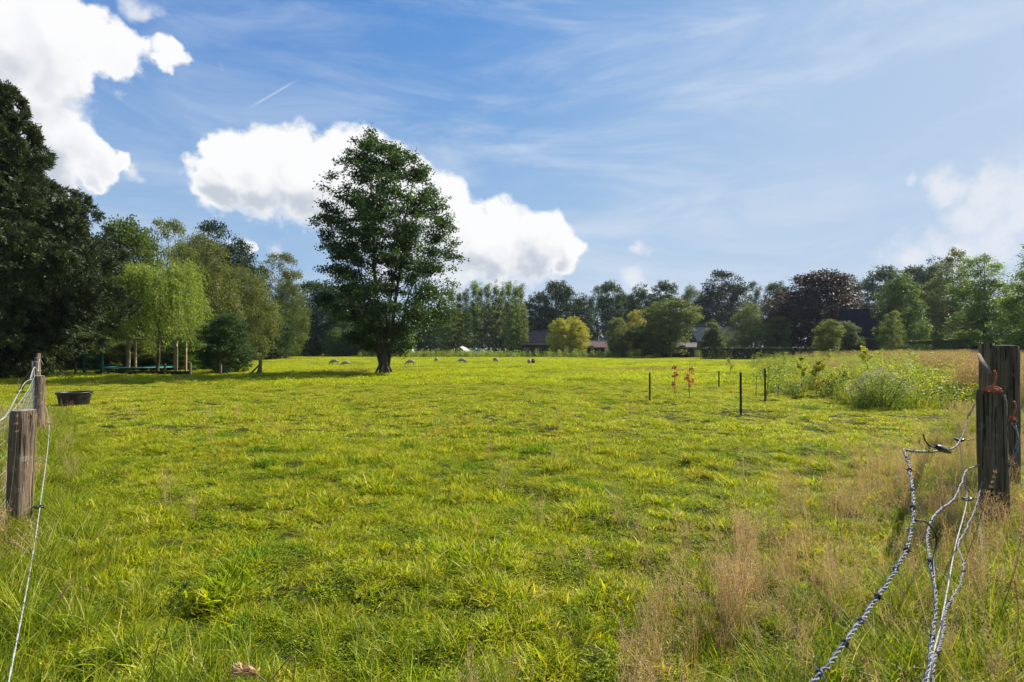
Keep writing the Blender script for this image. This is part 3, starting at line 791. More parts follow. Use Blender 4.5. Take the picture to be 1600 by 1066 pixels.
# ---- tree kinds shared by the woods, 15 m tall, 5 m half width
KIND = {}
def kinds():
    rnd_ = prof_pts([(0, 2.6), (.12, 4.0), (.35, 5.0), (.6, 4.7), (.8, 3.5), (.93, 2.0), (1, .5)])
    def K(name, seed, prof, bottom, tr, nlobe, ncl, nleaf, lobe_r, cl_r, leaf, **k):
        q = seed*1.7
        amp = .15 if 'poplar' in name else .75
        k['centre'] = lambda t: np.array([amp*math.sin(t*5.1+q)*(1-.3*t), amp*math.cos(t*4.3+q*2)*(1-.3*t)])
        KIND[name] = tree_meshes(seed, 15, prof_pts(prof), bottom, tr, nlobe, ncl, nleaf, lobe_r, cl_r, leaf, **k)
    K('oak', 41, [(0, 3.2), (.12, 4.2), (.35, 5.0), (.6, 4.9), (.8, 4.0), (.93, 2.7), (1, 1.0)], .05, .32, 80, 1000, 30000, 1.2, .36, .30, twigs=60)
    K('oak_b', 42, [(0, 3.6), (.2, 4.7), (.45, 5.0), (.7, 4.4), (.85, 3.4), (1, 1.2)], .03, .32, 80, 1000, 30000, 1.25, .36, .30, twigs=60)
    K('oak_c', 46, [(0, 2.8), (.2, 4.0), (.5, 4.7), (.72, 5.0), (.9, 4.0), (1, 1.6)], .08, .32, 75, 950, 28000, 1.15, .34, .29, twigs=60)
    K('birch', 43, [(0, 3.2), (.2, 4.6), (.45, 5.0), (.7, 4.1), (.88, 2.7), (1, .8)], .05, .20, 90, 1100, 38000, 1.0, .30, .20, droop=.5, hang=.9, twigs=120)
    K('airy', 44, [(0, 2.8), (.25, 4.4), (.5, 5.0), (.75, 4.4), (.9, 3.4), (1, 1.6)], .08, .20, 80, 800, 22000, .85, .26, .20, droop=.3, hang=.5, twigs=260, fill=.2)
    K('pine', 45, [(0, 2.4), (.2, 3.6), (.5, 5.0), (.75, 4.8), (.9, 3.6), (1, 1.6)], .22, .26, 50, 800, 26000, 1.2, .36, .28, flat=.5, twigs=80)
    K('poplar', 47, [(0, 1.0), (.12, 1.6), (.4, 1.75), (.65, 1.4), (.85, .85), (1, .15)], .10, .13, 70, 600, 11000, .5, .26, .24, flat=1.0, twigs=60, trunk_top=.98)
    K('poplar_b', 48, [(0, 1.1), (.15, 1.5), (.35, 1.6), (.6, 1.25), (.72, .75), (.85, 1.0), (1, .2)], .13, .13, 64, 540, 9500, .48, .25, .23, flat=1.0, twigs=60, trunk_top=.98)
    K('conic', 49, [(0, 4.4), (.15, 5.0), (.4, 4.1), (.65, 2.8), (.85, 1.4), (1, .2)], .03, .22, 80, 800, 24000, 1.1, .42, .36, twigs=40)
    K('round', 50, [(0, 4.2), (.2, 5.0), (.5, 5.0), (.75, 4.3), (.92, 2.6), (1, 1.0)], .02, .25, 80, 1000, 32000, 1.2, .45, .36, twigs=40)
    K('beech', 51, [(0, 5.0), (.15, 5.3), (.4, 5.3), (.65, 5.0), (.82, 4.2), (.94, 2.8), (1, 1.2)], .01, .35, 130, 1500, 50000, 1.15, .36, .27, twigs=80)
    K('maple', 52, [(0, 4.6), (.15, 5.2), (.4, 5.0), (.65, 4.1), (.82, 3.0), (.94, 1.8), (1, .7)], .02, .30, 110, 1200, 46000, 1.05, .33, .23, flat=.42, twigs=80, up=1.0)
kinds()

BARKS = {}
def wood(name, kind, mat, px, d, top, wpx, label, cat='tree', group=None, rz=None, low=None, bark='bark', seed=[0]):
    """tree seen at column px and distance d, top at image row top, crown wpx wide"""
    seed[0] += 1
    x = (px-800)/F*d; H = (CAMZ+(HY-top)/F*d)*1.045; wm = wpx/F*d*1.04
    base = {'poplar': 3.5, 'poplar_b': 3.2, 'beech': 10.6, 'maple': 10.4}.get(kind, 10.0)
    sz = H/15.0; sx = wm/base
    e = plant_tree(name, label, cat, KIND[kind], M[mat], x, d, (sx, sx*.95, sz), (seed[0]*2.399) % 6.283 if rz is None else rz, M[bark], group)
    return e

G1 = 'trees of the wood edge on the left'
wood('oak_tree', 'oak', 'mixed', 196, 48, 349, 105, 'mid green broadleaf tree between the dark cypress and the willow', group=G1)
wood('ash_tree', 'airy', 'birch', 262, 56, 352, 110, 'loose topped tree with brownish twigs directly above the willow', group=G1)
wood('birch_tree', 'birch', 'birch', 312, 60, 368, 118, 'olive green full crowned birch right behind the willow', group=G1, bark='bark_pale')
wood('pine_tree', 'pine', 'pine', 338, 74, 360, 90, 'dark pine whose crown rises behind the olive birch', group=G1)
wood('oak_tree', 'oak_b', 'oak', 378, 82, 398, 90, 'dark green tree in the dip between the two birches', group=G1)
wood('birch_tree', 'birch', 'birch', 385, 72, 420, 105, 'lower olive birch to the right of the tallest birch', group=G1, bark='bark_pale')
wood('birch_tree', 'airy', 'birch', 436, 90, 402, 100, 'airy pale birch at the outer corner of the left wood', group=G1, bark='bark_pale')
wood('birch_tree', 'birch', 'mixed', 447, 84, 440, 72, 'drooping green birch skirting the corner of the left wood', group=G1, bark='bark_pale')
wood('oak_tree', 'oak', 'oak', 495, 112, 443, 100, 'dark oak just left of the lone tree at the far field edge', group=G1)
wood('oak_tree', 'oak_b', 'oak', 545, 122, 452, 90, 'dark oak hidden mostly behind the crown of the lone tree', group=G1)
wood('oak_tree', 'oak_c', 'oak', 300, 66, 452, 110, 'dark tree filling the shade under the tall birch', group=G1)
wood('oak_tree', 'oak', 'oak', 130, 46, 372, 130, 'dark green tree half hidden behind the cypress', group=G1)
wood('hazel_bush', 'oak_b', 'oak', 352, 34.5, 490, 84, 'dark leafy bush left of the slanted fence post', 'bush')
wood('hazel_bush', 'round', 'mixed', 330, 40, 520, 60, 'smaller bush behind the right end of the play corner', 'bush')
wood('elder_bush', 'oak_b', 'oak', 410, 78, 470, 95, 'dark elder bush under the corner birches', 'bush')
wood('elder_bush', 'round', 'bright', 398, 80, 528, 62, 'low light green bush at the foot of the corner birches', 'bush')
wood('hawthorn_bush', 'conic', 'mixed', 527, 106, 512, 46, 'pale green bush left of the lone trunk', 'bush', rz=1.0)
wood('hawthorn_bush', 'round', 'mixed', 583, 108, 500, 62, 'round bush close behind the left side of the lone trunk', 'bush')
wood('hawthorn_bush', 'round', 'bright', 625, 106, 506, 46, 'round bright bush close behind the right side of the lone trunk', 'bush')
wood('maple_tree', 'oak', 'oak', 672, 128, 488, 62, 'bluish dark tree at the left end of the poplar row', group=G1)
for px, top, w in ((112, 518, 62), (150, 524, 60), (215, 532, 66), (285, 526, 62)):
    wood('garden_shrub', 'round', 'mixed', px, 38, top, w, 'loose green shrub %s' % {112: 'between the leaning brace and the green play ladder', 150: 'directly behind the green play ladder', 215: 'behind the upright post of the swing frame', 285: 'beside the right post of the swing frame'}[px], 'shrub', group='shrubs of the play corner')

words = ['first', 'second', 'third', 'fourth', 'fifth', 'sixth', 'seventh', 'eighth', 'ninth', 'tenth', 'eleventh', 'twelfth']
pop = [(694, 462, 24, 0), (706, 447, 22, 1), (718, 455, 20, 0), (729, 449, 20, 1), (741, 436, 22, 1), (752, 447, 18, 0), (763, 440, 20, 1), (775, 443, 22, 0), (786, 447, 18, 0), (795, 437, 22, 1), (807, 445, 20, 0), (815, 441, 20, 1)]
for i, (px, top, w, k) in enumerate(pop):
    wood('poplar_tree', ('poplar', 'poplar_b')[k], 'poplar', px, 112+(i*37 % 9), top, w*1.08, words[i]+' slender poplar from the left in the row of twelve', group='row of slender poplars', bark='bark_pale' if i % 3 == 0 else 'bark')

G2 = 'tall trees beyond the far field edge'
back = [
 ('oak_tree', 'oak_c', 'oak', 838, 142, 462, 50, 'dark tree just right of the poplar row'),
 ('oak_tree', 'oak', 'oak', 868, 138, 443, 66, 'tallest rounded dark tree behind the long dark roof'),
 ('oak_tree', 'oak_b', 'oak', 906, 150, 463, 56, 'lower dark tree behind the yellow bushes'),
 ('oak_tree', 'airy', 'oak', 934, 146, 452, 46, 'airy dark tree above the rusty shed roof'),
 ('oak_tree', 'oak_c', 'oak', 958, 140, 445, 52, 'tall dark tree above the pale garden tree'),
 ('oak_tree', 'oak', 'mixed', 982, 148, 462, 44, 'greyish tree in the dip left of the spreading olive tree'),
 ('oak_tree', 'oak_b', 'oak', 1003, 146, 448, 52, 'dark tree above the orange topped tree'),
 ('oak_tree', 'oak_c', 'oak', 1041, 144, 445, 52, 'dark tree directly above the spreading olive tree'),
 ('birch_tree', 'birch', 'mixed', 1084, 136, 448, 56, 'soft green tree between the olive tree and the broad pine'),
 ('pine_tree', 'pine', 'pine', 1128, 132, 432, 78, 'broad dark pine above the slate roofed house'),
 ('oak_tree', 'airy', 'oak', 1180, 150, 446, 46, 'thin crowned tree right of the broad pine'),
 ('oak_tree', 'oak', 'oak', 1212, 152, 445, 50, 'dark tree touching the left side of the copper beech'),
 ('oak_tree', 'oak_b', 'oak', 1330, 140, 436, 56, 'dark green tree showing over the right shoulder of the copper beech'),
 ('oak_tree', 'oak_c', 'oak', 1375, 134, 424, 70, 'broad dark tree above the black tiled roof'),
 ('oak_tree', 'oak', 'oak', 1428, 128, 420, 60, 'dark tree behind the slim green garden tree'),
 ('oak_tree', 'oak_b', 'oak', 1460, 124, 410, 56, 'dark tree left of the tall turning lime'),
]
for b in back: wood(*b, group=G2)
wood('copper_beech', 'beech', 'copper', 1279, 88, 430, 146, 'purple brown copper beech standing behind the small pale tree')
wood('lime_tree', 'maple', 'birch', 1490, 84, 393, 88, 'tall olive tree rising behind the bright green maple on the right')
wood('maple_tree', 'maple', 'bright', 1540, 62, 402, 118, 'bright green maple with layered branches behind the gate posts')
wood('maple_tree', 'maple', 'bright', 1637, 50, 366, 130, 'bright leafy tree cut by the right edge of the picture')
wood('hornbeam_tree', 'oak_b', 'mixed', 1406, 72, 430, 76, 'slim green garden tree right of the black tiled roof')
wood('yellow_tree', 'oak_c', 'yellow', 872, 104, 501, 36, 'yellow green small tree touching the left side of its golden twin')
wood('yellow_tree', 'oak_b', 'yellow', 899, 106, 497, 42, 'rounded golden yellow tree next to the rusty roofed shed')
wood('pear_tree', 'oak', 'poplar', 966, 98, 498, 36, 'small pale green tree right of the rusty roofed shed')
wood('cherry_tree', 'oak_c', 'orange', 993, 104, 488, 34, 'small tree with orange yellow top')
wood('apple_tree', 'oak_c', 'mixed', 1003, 98, 510, 52, 'low green tree below the orange topped one')
wood('ash_tree', 'oak_c', 'birch', 1046, 94, 472, 98, 'wide spreading olive tree over the pale roofed shed')
wood('garden_tree', 'conic', 'mixed', 1112, 100, 500, 46, 'small tree in front of the slate roofed house')
wood('garden_tree', 'birch', 'birch', 1167, 84, 474, 62, 'narrow olive tree left of the copper beech')
wood('garden_tree', 'airy', 'birch', 1214, 84, 498, 54, 'loose brownish green tree at the lower left of the copper beech')
wood('garden_tree', 'oak_c', 'mixed', 1324, 76, 505, 46, 'dark green young tree under the right side of the copper beech')
wood('crab_apple_tree', 'oak_c', 'poplar', 1295, 62, 503, 44, 'small pale leaved tree in front of the copper beech')
wood('garden_tree', 'airy', 'poplar', 1395, 66, 490, 40, 'thin pale twiggy tree at the corner of the black tiled roof')

# ---- far wood reading as one mass behind everything
def woodland():
    rg = np.random.default_rng(61)
    VV, RR = [], []
    n = 5200
    x = rg.uniform(-190, 190, n); y = 168+rg.normal(0, 5, n)+np.abs(x)*-.10
    hh = 9.5+6.0*vnoise(x, y*0, .11, 3); z = hh*rg.random(n)
    m = 26
    P = np.stack([x, y, z], -1)[:, None, :]+rg.normal(size=(n, m, 3))*[1.3, 1.3, .9]
    P = P.reshape(-1, 3); P[:, 2] = np.abs(P[:, 2])
    V, Q = leaves(P, .62, rg)
    o = obj('woodland', make_mesh('woodland', V, Q, attrs={'rnd': np.repeat(rg.random(len(P))*.8, 4)}), M['oak'])
    tag(o, 'dark mass of far wood closing the gaps between the trees', None, kind='stuff')
    # understorey along the left wood
    n = 1500; t = rg.random(n)
    x = -34+(-46+34)*t*0; px = 90+400*t; d = 58+t*58
    x = (px-800)/F*d+rg.normal(0, 2, n); y = d+rg.normal(0, 2.0, n)+3; z = rg.random(n)*6.0
    P = (np.stack([x, y, z], -1)[:, None, :]+rg.normal(size=(n, 34, 3))*[.8, .8, .5]).reshape(-1, 3); P[:, 2] = np.abs(P[:, 2])
    V, Q = leaves(P, .40, rg)
    o = obj('undergrowth', make_mesh('undergrowth', V, Q, attrs={'rnd': np.repeat(rg.random(len(P)), 4)}), M['oak'])
    tag(o, 'dark undergrowth below the left wood', None, kind='stuff')
woodland()

# ============================================================ posts, wires, fences
def post_mesh(name, r, h, seed, sides=30, rings=26, crack=True, slant=0.0, lean=(0, 0)):
    rg = np.random.default_rng(seed)
    a = np.linspace(0, 2*np.pi, sides, endpoint=False); z = np.linspace(-.25, h, rings)
    A, Z = np.meshgrid(a, z)
    ph = rg.random(6)*6.28
    rad = r*(1+.035*np.sin(2*A+ph[0]+Z*1.2)+.03*np.sin(3*A+ph[1]-Z*2)+.018*np.sin(7*A+ph[2]+Z)+.02*np.sin(Z*7+ph[3]+A)+.012*np.sin(13*A+ph[4])+.06*np.exp(-((Z-h*.35)/.12)**2)*np.cos(A-ph[5]))
    if crack:
        c = (ph[5]*0+4.45)+.10*np.sin(Z*3.1)
        da = np.abs((A-c+np.pi) % (2*np.pi)-np.pi); rad *= 1-.22*np.exp(-(da/.07)**2)*np.clip(Z/h*1.4, 0, 1)
    top = np.clip((Z-(h-.03))/.03, 0, 1); rad *= 1-.08*top
    X = rad*np.cos(A)+lean[0]*Z; Y = rad*np.sin(A)+lean[1]*Z
    Zs = Z+slant*X*(Z > h*.5)*((Z-h*.5)/(h*.5))
    V = np.stack([X, Y, Zs], -1).reshape(-1, 3)
    i = np.arange(rings-1)[:, None]*sides; j = np.arange(sides)[None, :]; k = (j+1) % sides
    Q = np.stack([i+j, i+k, i+sides+k, i+sides+j], -1).reshape(-1, 4)
    body = make_mesh(name, V, Q, smooth=True)
    # end grain cap: rings of its own
    tv = V.reshape(rings, sides, 3)[-1]; cen = tv.mean(0)
    cv = np.vstack([tv, cen+(tv-cen)*.55+[0, 0, .006], [cen+[0, 0, .009]]])
    T = []; Qc = []
    for jj in range(sides):
        kk = (jj+1) % sides; Qc.append([jj, kk, sides+kk, sides+jj]); T.append([2*sides, sides+jj, sides+kk])
    cap = make_mesh('top', cv, Qc, T, smooth=False)
    return body, cap
def fence_post(name, label, x, y, r, h, seed, mat='post', group=None, slant=0.0, crack=True, lean=(0, 0), rz=0):
    e = empty(name, (x, y, gz(x, y)), rz); tag(e, label, 'post', group)
    b, c = post_mesh('shaft', r, h, seed, slant=slant, crack=crack, lean=lean)
    obj('shaft', b, M[mat], e); obj('top', c, M['end_grain'] if mat == 'post' else M[mat], e)
    return e
GL = 'posts of the left wire fence'
LP = [(-4.06, 4.70), (-8.02, 9.66), (-12.1, 14.5), (-16.1, 19.3)]
fence_post('fence_post', 'thick cracked grey wooden post nearest on the left', *LP[0], .088, 1.02, 1, group=GL, lean=(.03, 0))
fence_post('fence_post', 'round wooden post second along the left fence', *LP[1], .080, 1.0, 2, group=GL, rz=1)
fence_post('fence_post', 'thinner wooden post third along the left fence before the board topped one', *LP[2], .075, 1.16, 3, group=GL, rz=2)
p4 = fence_post('fence_post', 'left fence post with a pale square board at its top and a leaning brace', *LP[3], .08, 1.2, 4, group=GL, rz=2)
MB().box((.14, 0, 1.20), (.34, .05, .28)).build('board', M['post'], p4)
MB().tube([(.1, -.02, 1.05), (.9, .5, .55), (1.6, .9, .02)], .055, 8).build('brace', M['post_dark'], p4, smooth=True)

# dark little insulators with rope
def insulator(label, p, d, ln=.09, grp='black fence insulators'):
    """ring clip on a short screw"""
    e = empty('fence_insulator', p); tag(e, label, 'insulator', grp)
    d = np.array(d, float)/np.linalg.norm(d)
    mb = MB(); a = np.linspace(0, 2*np.pi, 17)
    s = np.cross(d, [0, 0, 1.0]); s /= np.linalg.norm(s)
    mb.tube([d*.024*math.cos(t)+s*.024*math.sin(t)+np.array([0, 0, .004*math.sin(2*t)]) for t in a], .0095, 8)
    mb.tube([-d*.02, -d*.045], .012, 8)
    mb.build('ring', M['black_plastic'], e, smooth=True)
    MB().tube([-d*.04, -d*(.04+ln)], .004, 6).build('screw', M['black_plastic'], e, smooth=True)

def twisted(P, R, r, turns_per_m, strands=2, sides=6, step=.004):
    """helical strands round a path"""
    P = np.asarray(P); seg = np.linalg.norm(np.diff(P, axis=0), axis=1); s = np.concatenate([[0], np.cumsum(seg)])
    n = max(8, int(s[-1]/step)); u = np.linspace(0, s[-1], n)
    Q = np.stack([np.interp(u, s, P[:, i]) for i in range(3)], -1)
    T = unit(np.gradient(Q, axis=0)); ref = np.array([.3, .2, 1.0]); ref /= np.linalg.norm(ref)
    U = unit(np.cross(T, ref)); B = np.cross(T, U)
    mb = MB()
    for k in range(strands):
        a = u*turns_per_m*2*np.pi+k*2*np.pi/strands
        mb.tube(Q+R*(np.cos(a)[:, None]*U+np.sin(a)[:, None]*B), r, sides)
    return mb, Q, T, U, B, u

def barbed(label, pts, R, r, tpm, nb, seed, spacing=None, group='loose barbed wires by the right post'):
    P = spline(pts, 14); rg = np.random.default_rng(seed)
    jt = rg.normal(0, .0016, P.shape); jt[0] = jt[-1] = 0; P = P+jt; R *= .68; r *= .66; tpm *= 1.15
    o0 = P[0].copy()
    e = empty('barbed_wire', tuple(o0)); tag(e, label, 'barbed wire', group)
    mb, Q, T, U, B, u = twisted(P-o0, R, r, tpm, step=max(.003, .12/tpm))
    mb.build('strands', M['wire'], e, smooth=True)
    for k in range(nb):
        i = int((k+.5+rg.uniform(-.15, .15))/nb*(len(Q)-1)); q, t, a, b = Q[i], T[i], U[i], B[i]
        m = MB(); th = np.linspace(0, 4*np.pi, 18)
        m.tube([q+(R+r*1.1)*(math.cos(v)*a+math.sin(v)*b)+t*(v/(4*np.pi)-.5)*R*2.4 for v in th], r*.75, 5)
        for s in (0, 1, 2, 3):
            v = s*1.57+rg.random(); dd = math.cos(v)*a+math.sin(v)*b+t*rg.uniform(-.5, .5)
            m.tube([q+dd*R*.8, q+dd*(R+.016)], [r*.8, r*.15], 5)
        m.build('barb', M['stake'] if k % 2 else M['wire'], e, smooth=True)
    return e

# left fence: line rope, netting
def left_fence():
    zr = lambda x, y: gz(x, y)+.2
    off = (.09, .03)
    pts = []
    for (x, y) in [(-1.2, 1.2), (-1.93, 2.18)]+[(p[0]+off[0]+.06, p[1]+off[1]) for p in LP]:
        pts.append((x, y, .2+gz(x, y)))
    P = spline(pts, 10)
    mb, *_ = twisted(P, .0026, .0026, 22, 2, 5, step=.02)
    o = mb.build('fence_rope', M['rope'], smooth=True); tag(o, 'thin white electric rope running low along the left fence', 'rope')
    insulator('black ring insulator on the nearest left post', pts[2], (1, .1, 0), .05)
    insulator('black ring insulator on the second left post', pts[3], (1, .1, 0), .05)
    # wire netting behind the posts
    mb = MB()
    line = [(-3.0, 3.0)]+LP+[(-19.5, 23.2)]
    rg = np.random.default_rng(5)
    for (a, b) in zip(line[:-1], line[1:]):
        A = np.array([a[0]-.09, a[1]+.02]); B = np.array([b[0]-.09, b[1]+.02]); L = np.linalg.norm(B-A)
        n = int(L/.15)
        for k, h in enumerate(np.concatenate([np.arange(.08, .95, .12), [1.0]])):
            t = np.linspace(0, 1, 14); sag = .025*np.sin(t*np.pi)*(1 if h < 1 else 2)
            P = np.stack([A[0]+(B-A)[0]*t, A[1]+(B-A)[1]*t, gz(*A)+(gz(*B)-gz(*A))*t+h-sag+rg.normal(0, .004, 14)], -1)
            mb.tube(P, .0013 if h < 1 else .003, 4, cap=False)
        for k in range(n):
            q = A+(B-A)*(k+.5)/n; z0 = gz(*q); z = np.linspace(.04, .99, 6)
            mb.tube(np.stack([q[0]+rg.normal(0, .006, 6), q[1]+rg.normal(0, .006, 6), z0+z-.02], -1), .0012, 4, cap=False)
    o = mb.build('wire_netting', M['thin_wire']); tag(o, 'thin galvanised wire netting strung along the left posts', 'netting')
    # slack tangled wire on the second post
    P = spline([at(-30, 668, 4.4), at(8, 652, 6.0), at(28, 618, 8.0), at(40, 598, 9.2), at(52, 592, 9.6)], 10)
    mb, *_ = twisted(P, .006, .004, 9, 2, 5, step=.03)
    o = mb.build('slack_wire', M['thin_wire'], smooth=True); tag(o, 'slack pale wire hanging from the top of the second left post', 'wire')
    P = spline([at(48, 592, 9.5), at(54, 574, 11), at(60, 580, 12), at(62, 562, 13.5), at(68, 570, 14.4)], 10)
    mb, *_ = twisted(P, .007, .004, 9, 2, 5, step=.03)
    o = mb.build('slack_wire', M['thin_wire'], smooth=True); tag(o, 'tangled pale wire looped between the second and third left posts', 'wire')
left_fence()

# right posts
GR = 'posts at the right end of the gateway'
fence_post('gate_post', 'stout dark front post with twine on its slanted top', 4.17, 4.94, .106, 1.115, 7, 'post_dark', GR, slant=-.22, crack=False, lean=(-.02, 0))
fence_post('gate_post', 'tallest broad weathered post behind the front one', 5.37, 6.2, .118, 1.5, 8, 'post_dark', GR, slant=-.03, lean=(0, 0))
e = empty('gate_post', (7.86, 9.42, gz(7.86, 9.42)), .7); tag(e, 'squarish grey post hindmost of the three on the right', 'post', GR)
MB().box((0, 0, .72), (.20, .18, 1.72)).build('shaft', M['post'], e)
# pale rail lying from the hind post to the front post
a = at(1529, 554, 8.6); b = at(1544, 583, 4.95)
mb = MB(); mb.tube([a, (a+b)/2+Vector((0, 0, -.01)), b], [.024, .026, .026], 12)
o = mb.build('rail', M['pole'], smooth=True); tag(o, 'smooth pale wooden rail end resting by the front post', 'rail')
def twine(label, c, n, r, seed):
    rg = np.random.default_rng(seed); mb = MB()
    for k in range(n):
        ph = rg.random()*6.28; q = np.linspace(0, 2*np.pi, 16)
        ax = rg.uniform(.5, 1, 2)
        mb.tube(np.stack([c[0]+ax[0]*r*np.cos(q+ph), c[1]+ax[1]*r*np.sin(q), c[2]+.012*np.sin(2*q+ph)+rg.uniform(-.02, .02)], -1), .006, 6)
    mb.tube(spline([c, (c[0]+.03, c[1], c[2]+.10), (c[0]+.01, c[1]-.01, c[2]+.15)], 6), .008, 6)
    o = mb.build('twine', M['rust'], smooth=True); tag(o, label, 'twine', 'orange twine on the right posts')
c = at(1550, 607, 4.84); twine('orange twine knotted on top of the dark front post', c, 5, .06, 2)
c = at(1580, 654, 4.95); twine('orange twine loop on the right side of the dark front post', c, 3, .035, 3)

# loose wires
barbed('thick twisted barbed wire sweeping down to the bottom edge', [at(1255, 1075, 1.15), at(1300, 1022, 1.25), at(1350, 955, 1.42), at(1400, 882, 1.62), at(1420, 835, 1.78), at(1424, 775, 2.0), at(1419, 730, 2.2), at(1411, 703, 2.35)], .0048, .0040, 17, 11, 1)
barbed('thin barbed wire from the corner loop to the insulator', [at(1411, 703, 2.35), at(1440, 706, 2.7), at(1470, 704, 3.3), at(1492, 697, 4.0), at(1502, 680, 4.4), at(1510, 655, 4.7), at(1522, 632, 4.86)], .0045, .0035, 16, 7, 2)
barbed('middle barbed wire hanging in a bend from the front post', [at(1438, 1072, 1.6), at(1452, 1000, 1.75), at(1458, 930, 1.95), at(1450, 880, 2.1), at(1447, 830, 2.35), at(1462, 800, 2.7), at(1487, 780, 3.2), at(1500, 755, 3.7), at(1508, 735, 4.2), at(1528, 726, 4.8)], .0050, .0040, 16, 9, 3)
barbed('right barbed wire drooping from low on the front post', [at(1532, 752, 4.8), at(1522, 790, 4.2), at(1505, 830, 3.5), at(1494, 850, 3.0), at(1502, 880, 2.7), at(1494, 915, 2.45), at(1474, 950, 2.2), at(1468, 990, 2.0), at(1455, 1030, 1.8), at(1450, 1072, 1.7)], .0045, .0036, 16, 8, 4)
barbed('thinnest crinkled wire dangling straight down before the front post', [at(1527, 790, 4.7), at(1530, 850, 4.0), at(1534, 900, 3.6), at(1538, 930, 3.3), at(1534, 980, 3.0), at(1530, 1020, 2.7), at(1527, 1072, 2.5)], .0040, .0030, 12, 3, 5)
barbed('crinkled wire loop on the right side of the front post', [at(1579, 660, 4.95), at(1588, 680, 4.9), at(1582, 705, 4.85), at(1572, 730, 4.85), at(1582, 718, 4.8), at(1590, 690, 4.8), at(1584, 660, 4.9)], .0045, .0035, 14, 3, 6)
P = spline([at(1497, 686, 4.45), at(1502, 730, 4.45), at(1508, 779, 4.4), at(1490, 850, 3.3), at(1478, 910, 2.7), at(1466, 970, 2.3), at(1448, 1040, 1.95), at(1442, 1075, 1.85)], 12)
mb, *_ = twisted(P, .0021, .0021, 40, 2, 6, step=.01)
o = mb.build('fence_rope', M['rope'], smooth=True); tag(o, 'thin white electric rope hanging through the insulators of the right post', 'rope')
insulator('upper black ring insulator left of the dark front post', at(1497, 687, 4.42), (-1, -.3, .05), .12)
insulator('lower black ring insulator left of the dark front post', at(1508, 779, 4.38), (-1, -.3, -.02), .10)
# black gate handle with hook
e = empty('gate_grip', at(1471, 702, 3.0)); tag(e, 'black plastic gate handle with curved hook on the thin wire', 'handle')
o0 = at(1471, 702, 3.0)
A = np.array(at(1460, 697, 2.95)-o0); B = np.array(at(1482, 706, 3.05)-o0)
MB().tube([A, A*.7+B*.3, A*.3+B*.7, B], [.010, .016, .016, .010], 10).build('grip', M['black_plastic'], e, smooth=True)
MB().tube(spline([A, np.array(at(1452, 697, 2.9)-o0), np.array(at(1444, 688, 2.85)-o0), np.array(at(1441, 678, 2.85)-o0)], 8), .0036, 6).build('hook', M['stake'], e, smooth=True)
P = spline([at(1428, 812, 1.95), at(1445, 815, 2.05), at(1458, 832, 2.15), at(1460, 850, 2.15), at(1455, 875, 2.1), at(1457, 915, 2.0)], 10)
o = MB().tube(P, .0042, 6).build('cable', M['black_plastic'], smooth=True); tag(o, 'short black insulated cable linking the two left barbed wires', 'cable')

# tub
def tub():
    x, y = gp(117, 637); y += .4; x = (117-800)/F*y
    e = empty('feed_tub', (x, y, gz(x, y))); e.scale = (.92, .92, .97); tag(e, 'black rubber tub standing in the pasture by the left fence', 'tub')
    MB().lathe([(0, .01), (.33, .01), (.345, .03), (.41, .33), (.415, .36), (.40, .36), (.395, .34), (.33, .05), (0, .04)], 40).build('body', M['black_rubber'], e, smooth=True)
    mb = MB(); a = np.linspace(0, 2*np.pi, 41); mb.tube(np.stack([.425*np.cos(a), .425*np.sin(a), 0*a+.355], -1), .017, 8, cap=False)
    mb.build('rim', M['black_rubber'], e, smooth=True)
    for s in (-1, 1):
        MB().tube([(s*.42, -.09, .33), (s*.49, -.07, .32), (s*.50, 0, .315), (s*.49, .07, .32), (s*.42, .09, .33)], .015, 8).build('handle', M['black_rubber'], e, smooth=True)
tub()

# far end post with braces at the play corner
def corner_post():
    x, y = gp(407, 588); e = empty('strainer_post', (x, y, gz(x, y))); tag(e, 'short dark post with a slanting brace at the end of the play corner fence', 'post')
    b, c = post_mesh('shaft', .085, .86, 12); obj('shaft', b, M['post'], e); obj('top', c, M['end_grain'], e)
    MB().tube([(-.04, 0, .58), (-.68, .1, -.02)], .05, 8).build('brace', M['post_dark'], e, smooth=True)
    MB().tube([(-.03, -.02, .45), (-.22, -.05, -.02)], .05, 8).build('brace', M['post_dark'], e, smooth=True)
corner_post()
# post-and-rail of the play corner
for i, (px, hh) in enumerate(((95, .9), (118, .8), (258, .75), (298, .8), (345, .7))):
    d = 32.0; x = (px-800)/F*d
    fence_post('garden_post', 'short wooden post of the play corner fence, %s from the left' % words[i], x, d, .065, hh, 20+i, 'post' if i != 2 else 'post_dark', 'short posts of the play corner', rz=i)

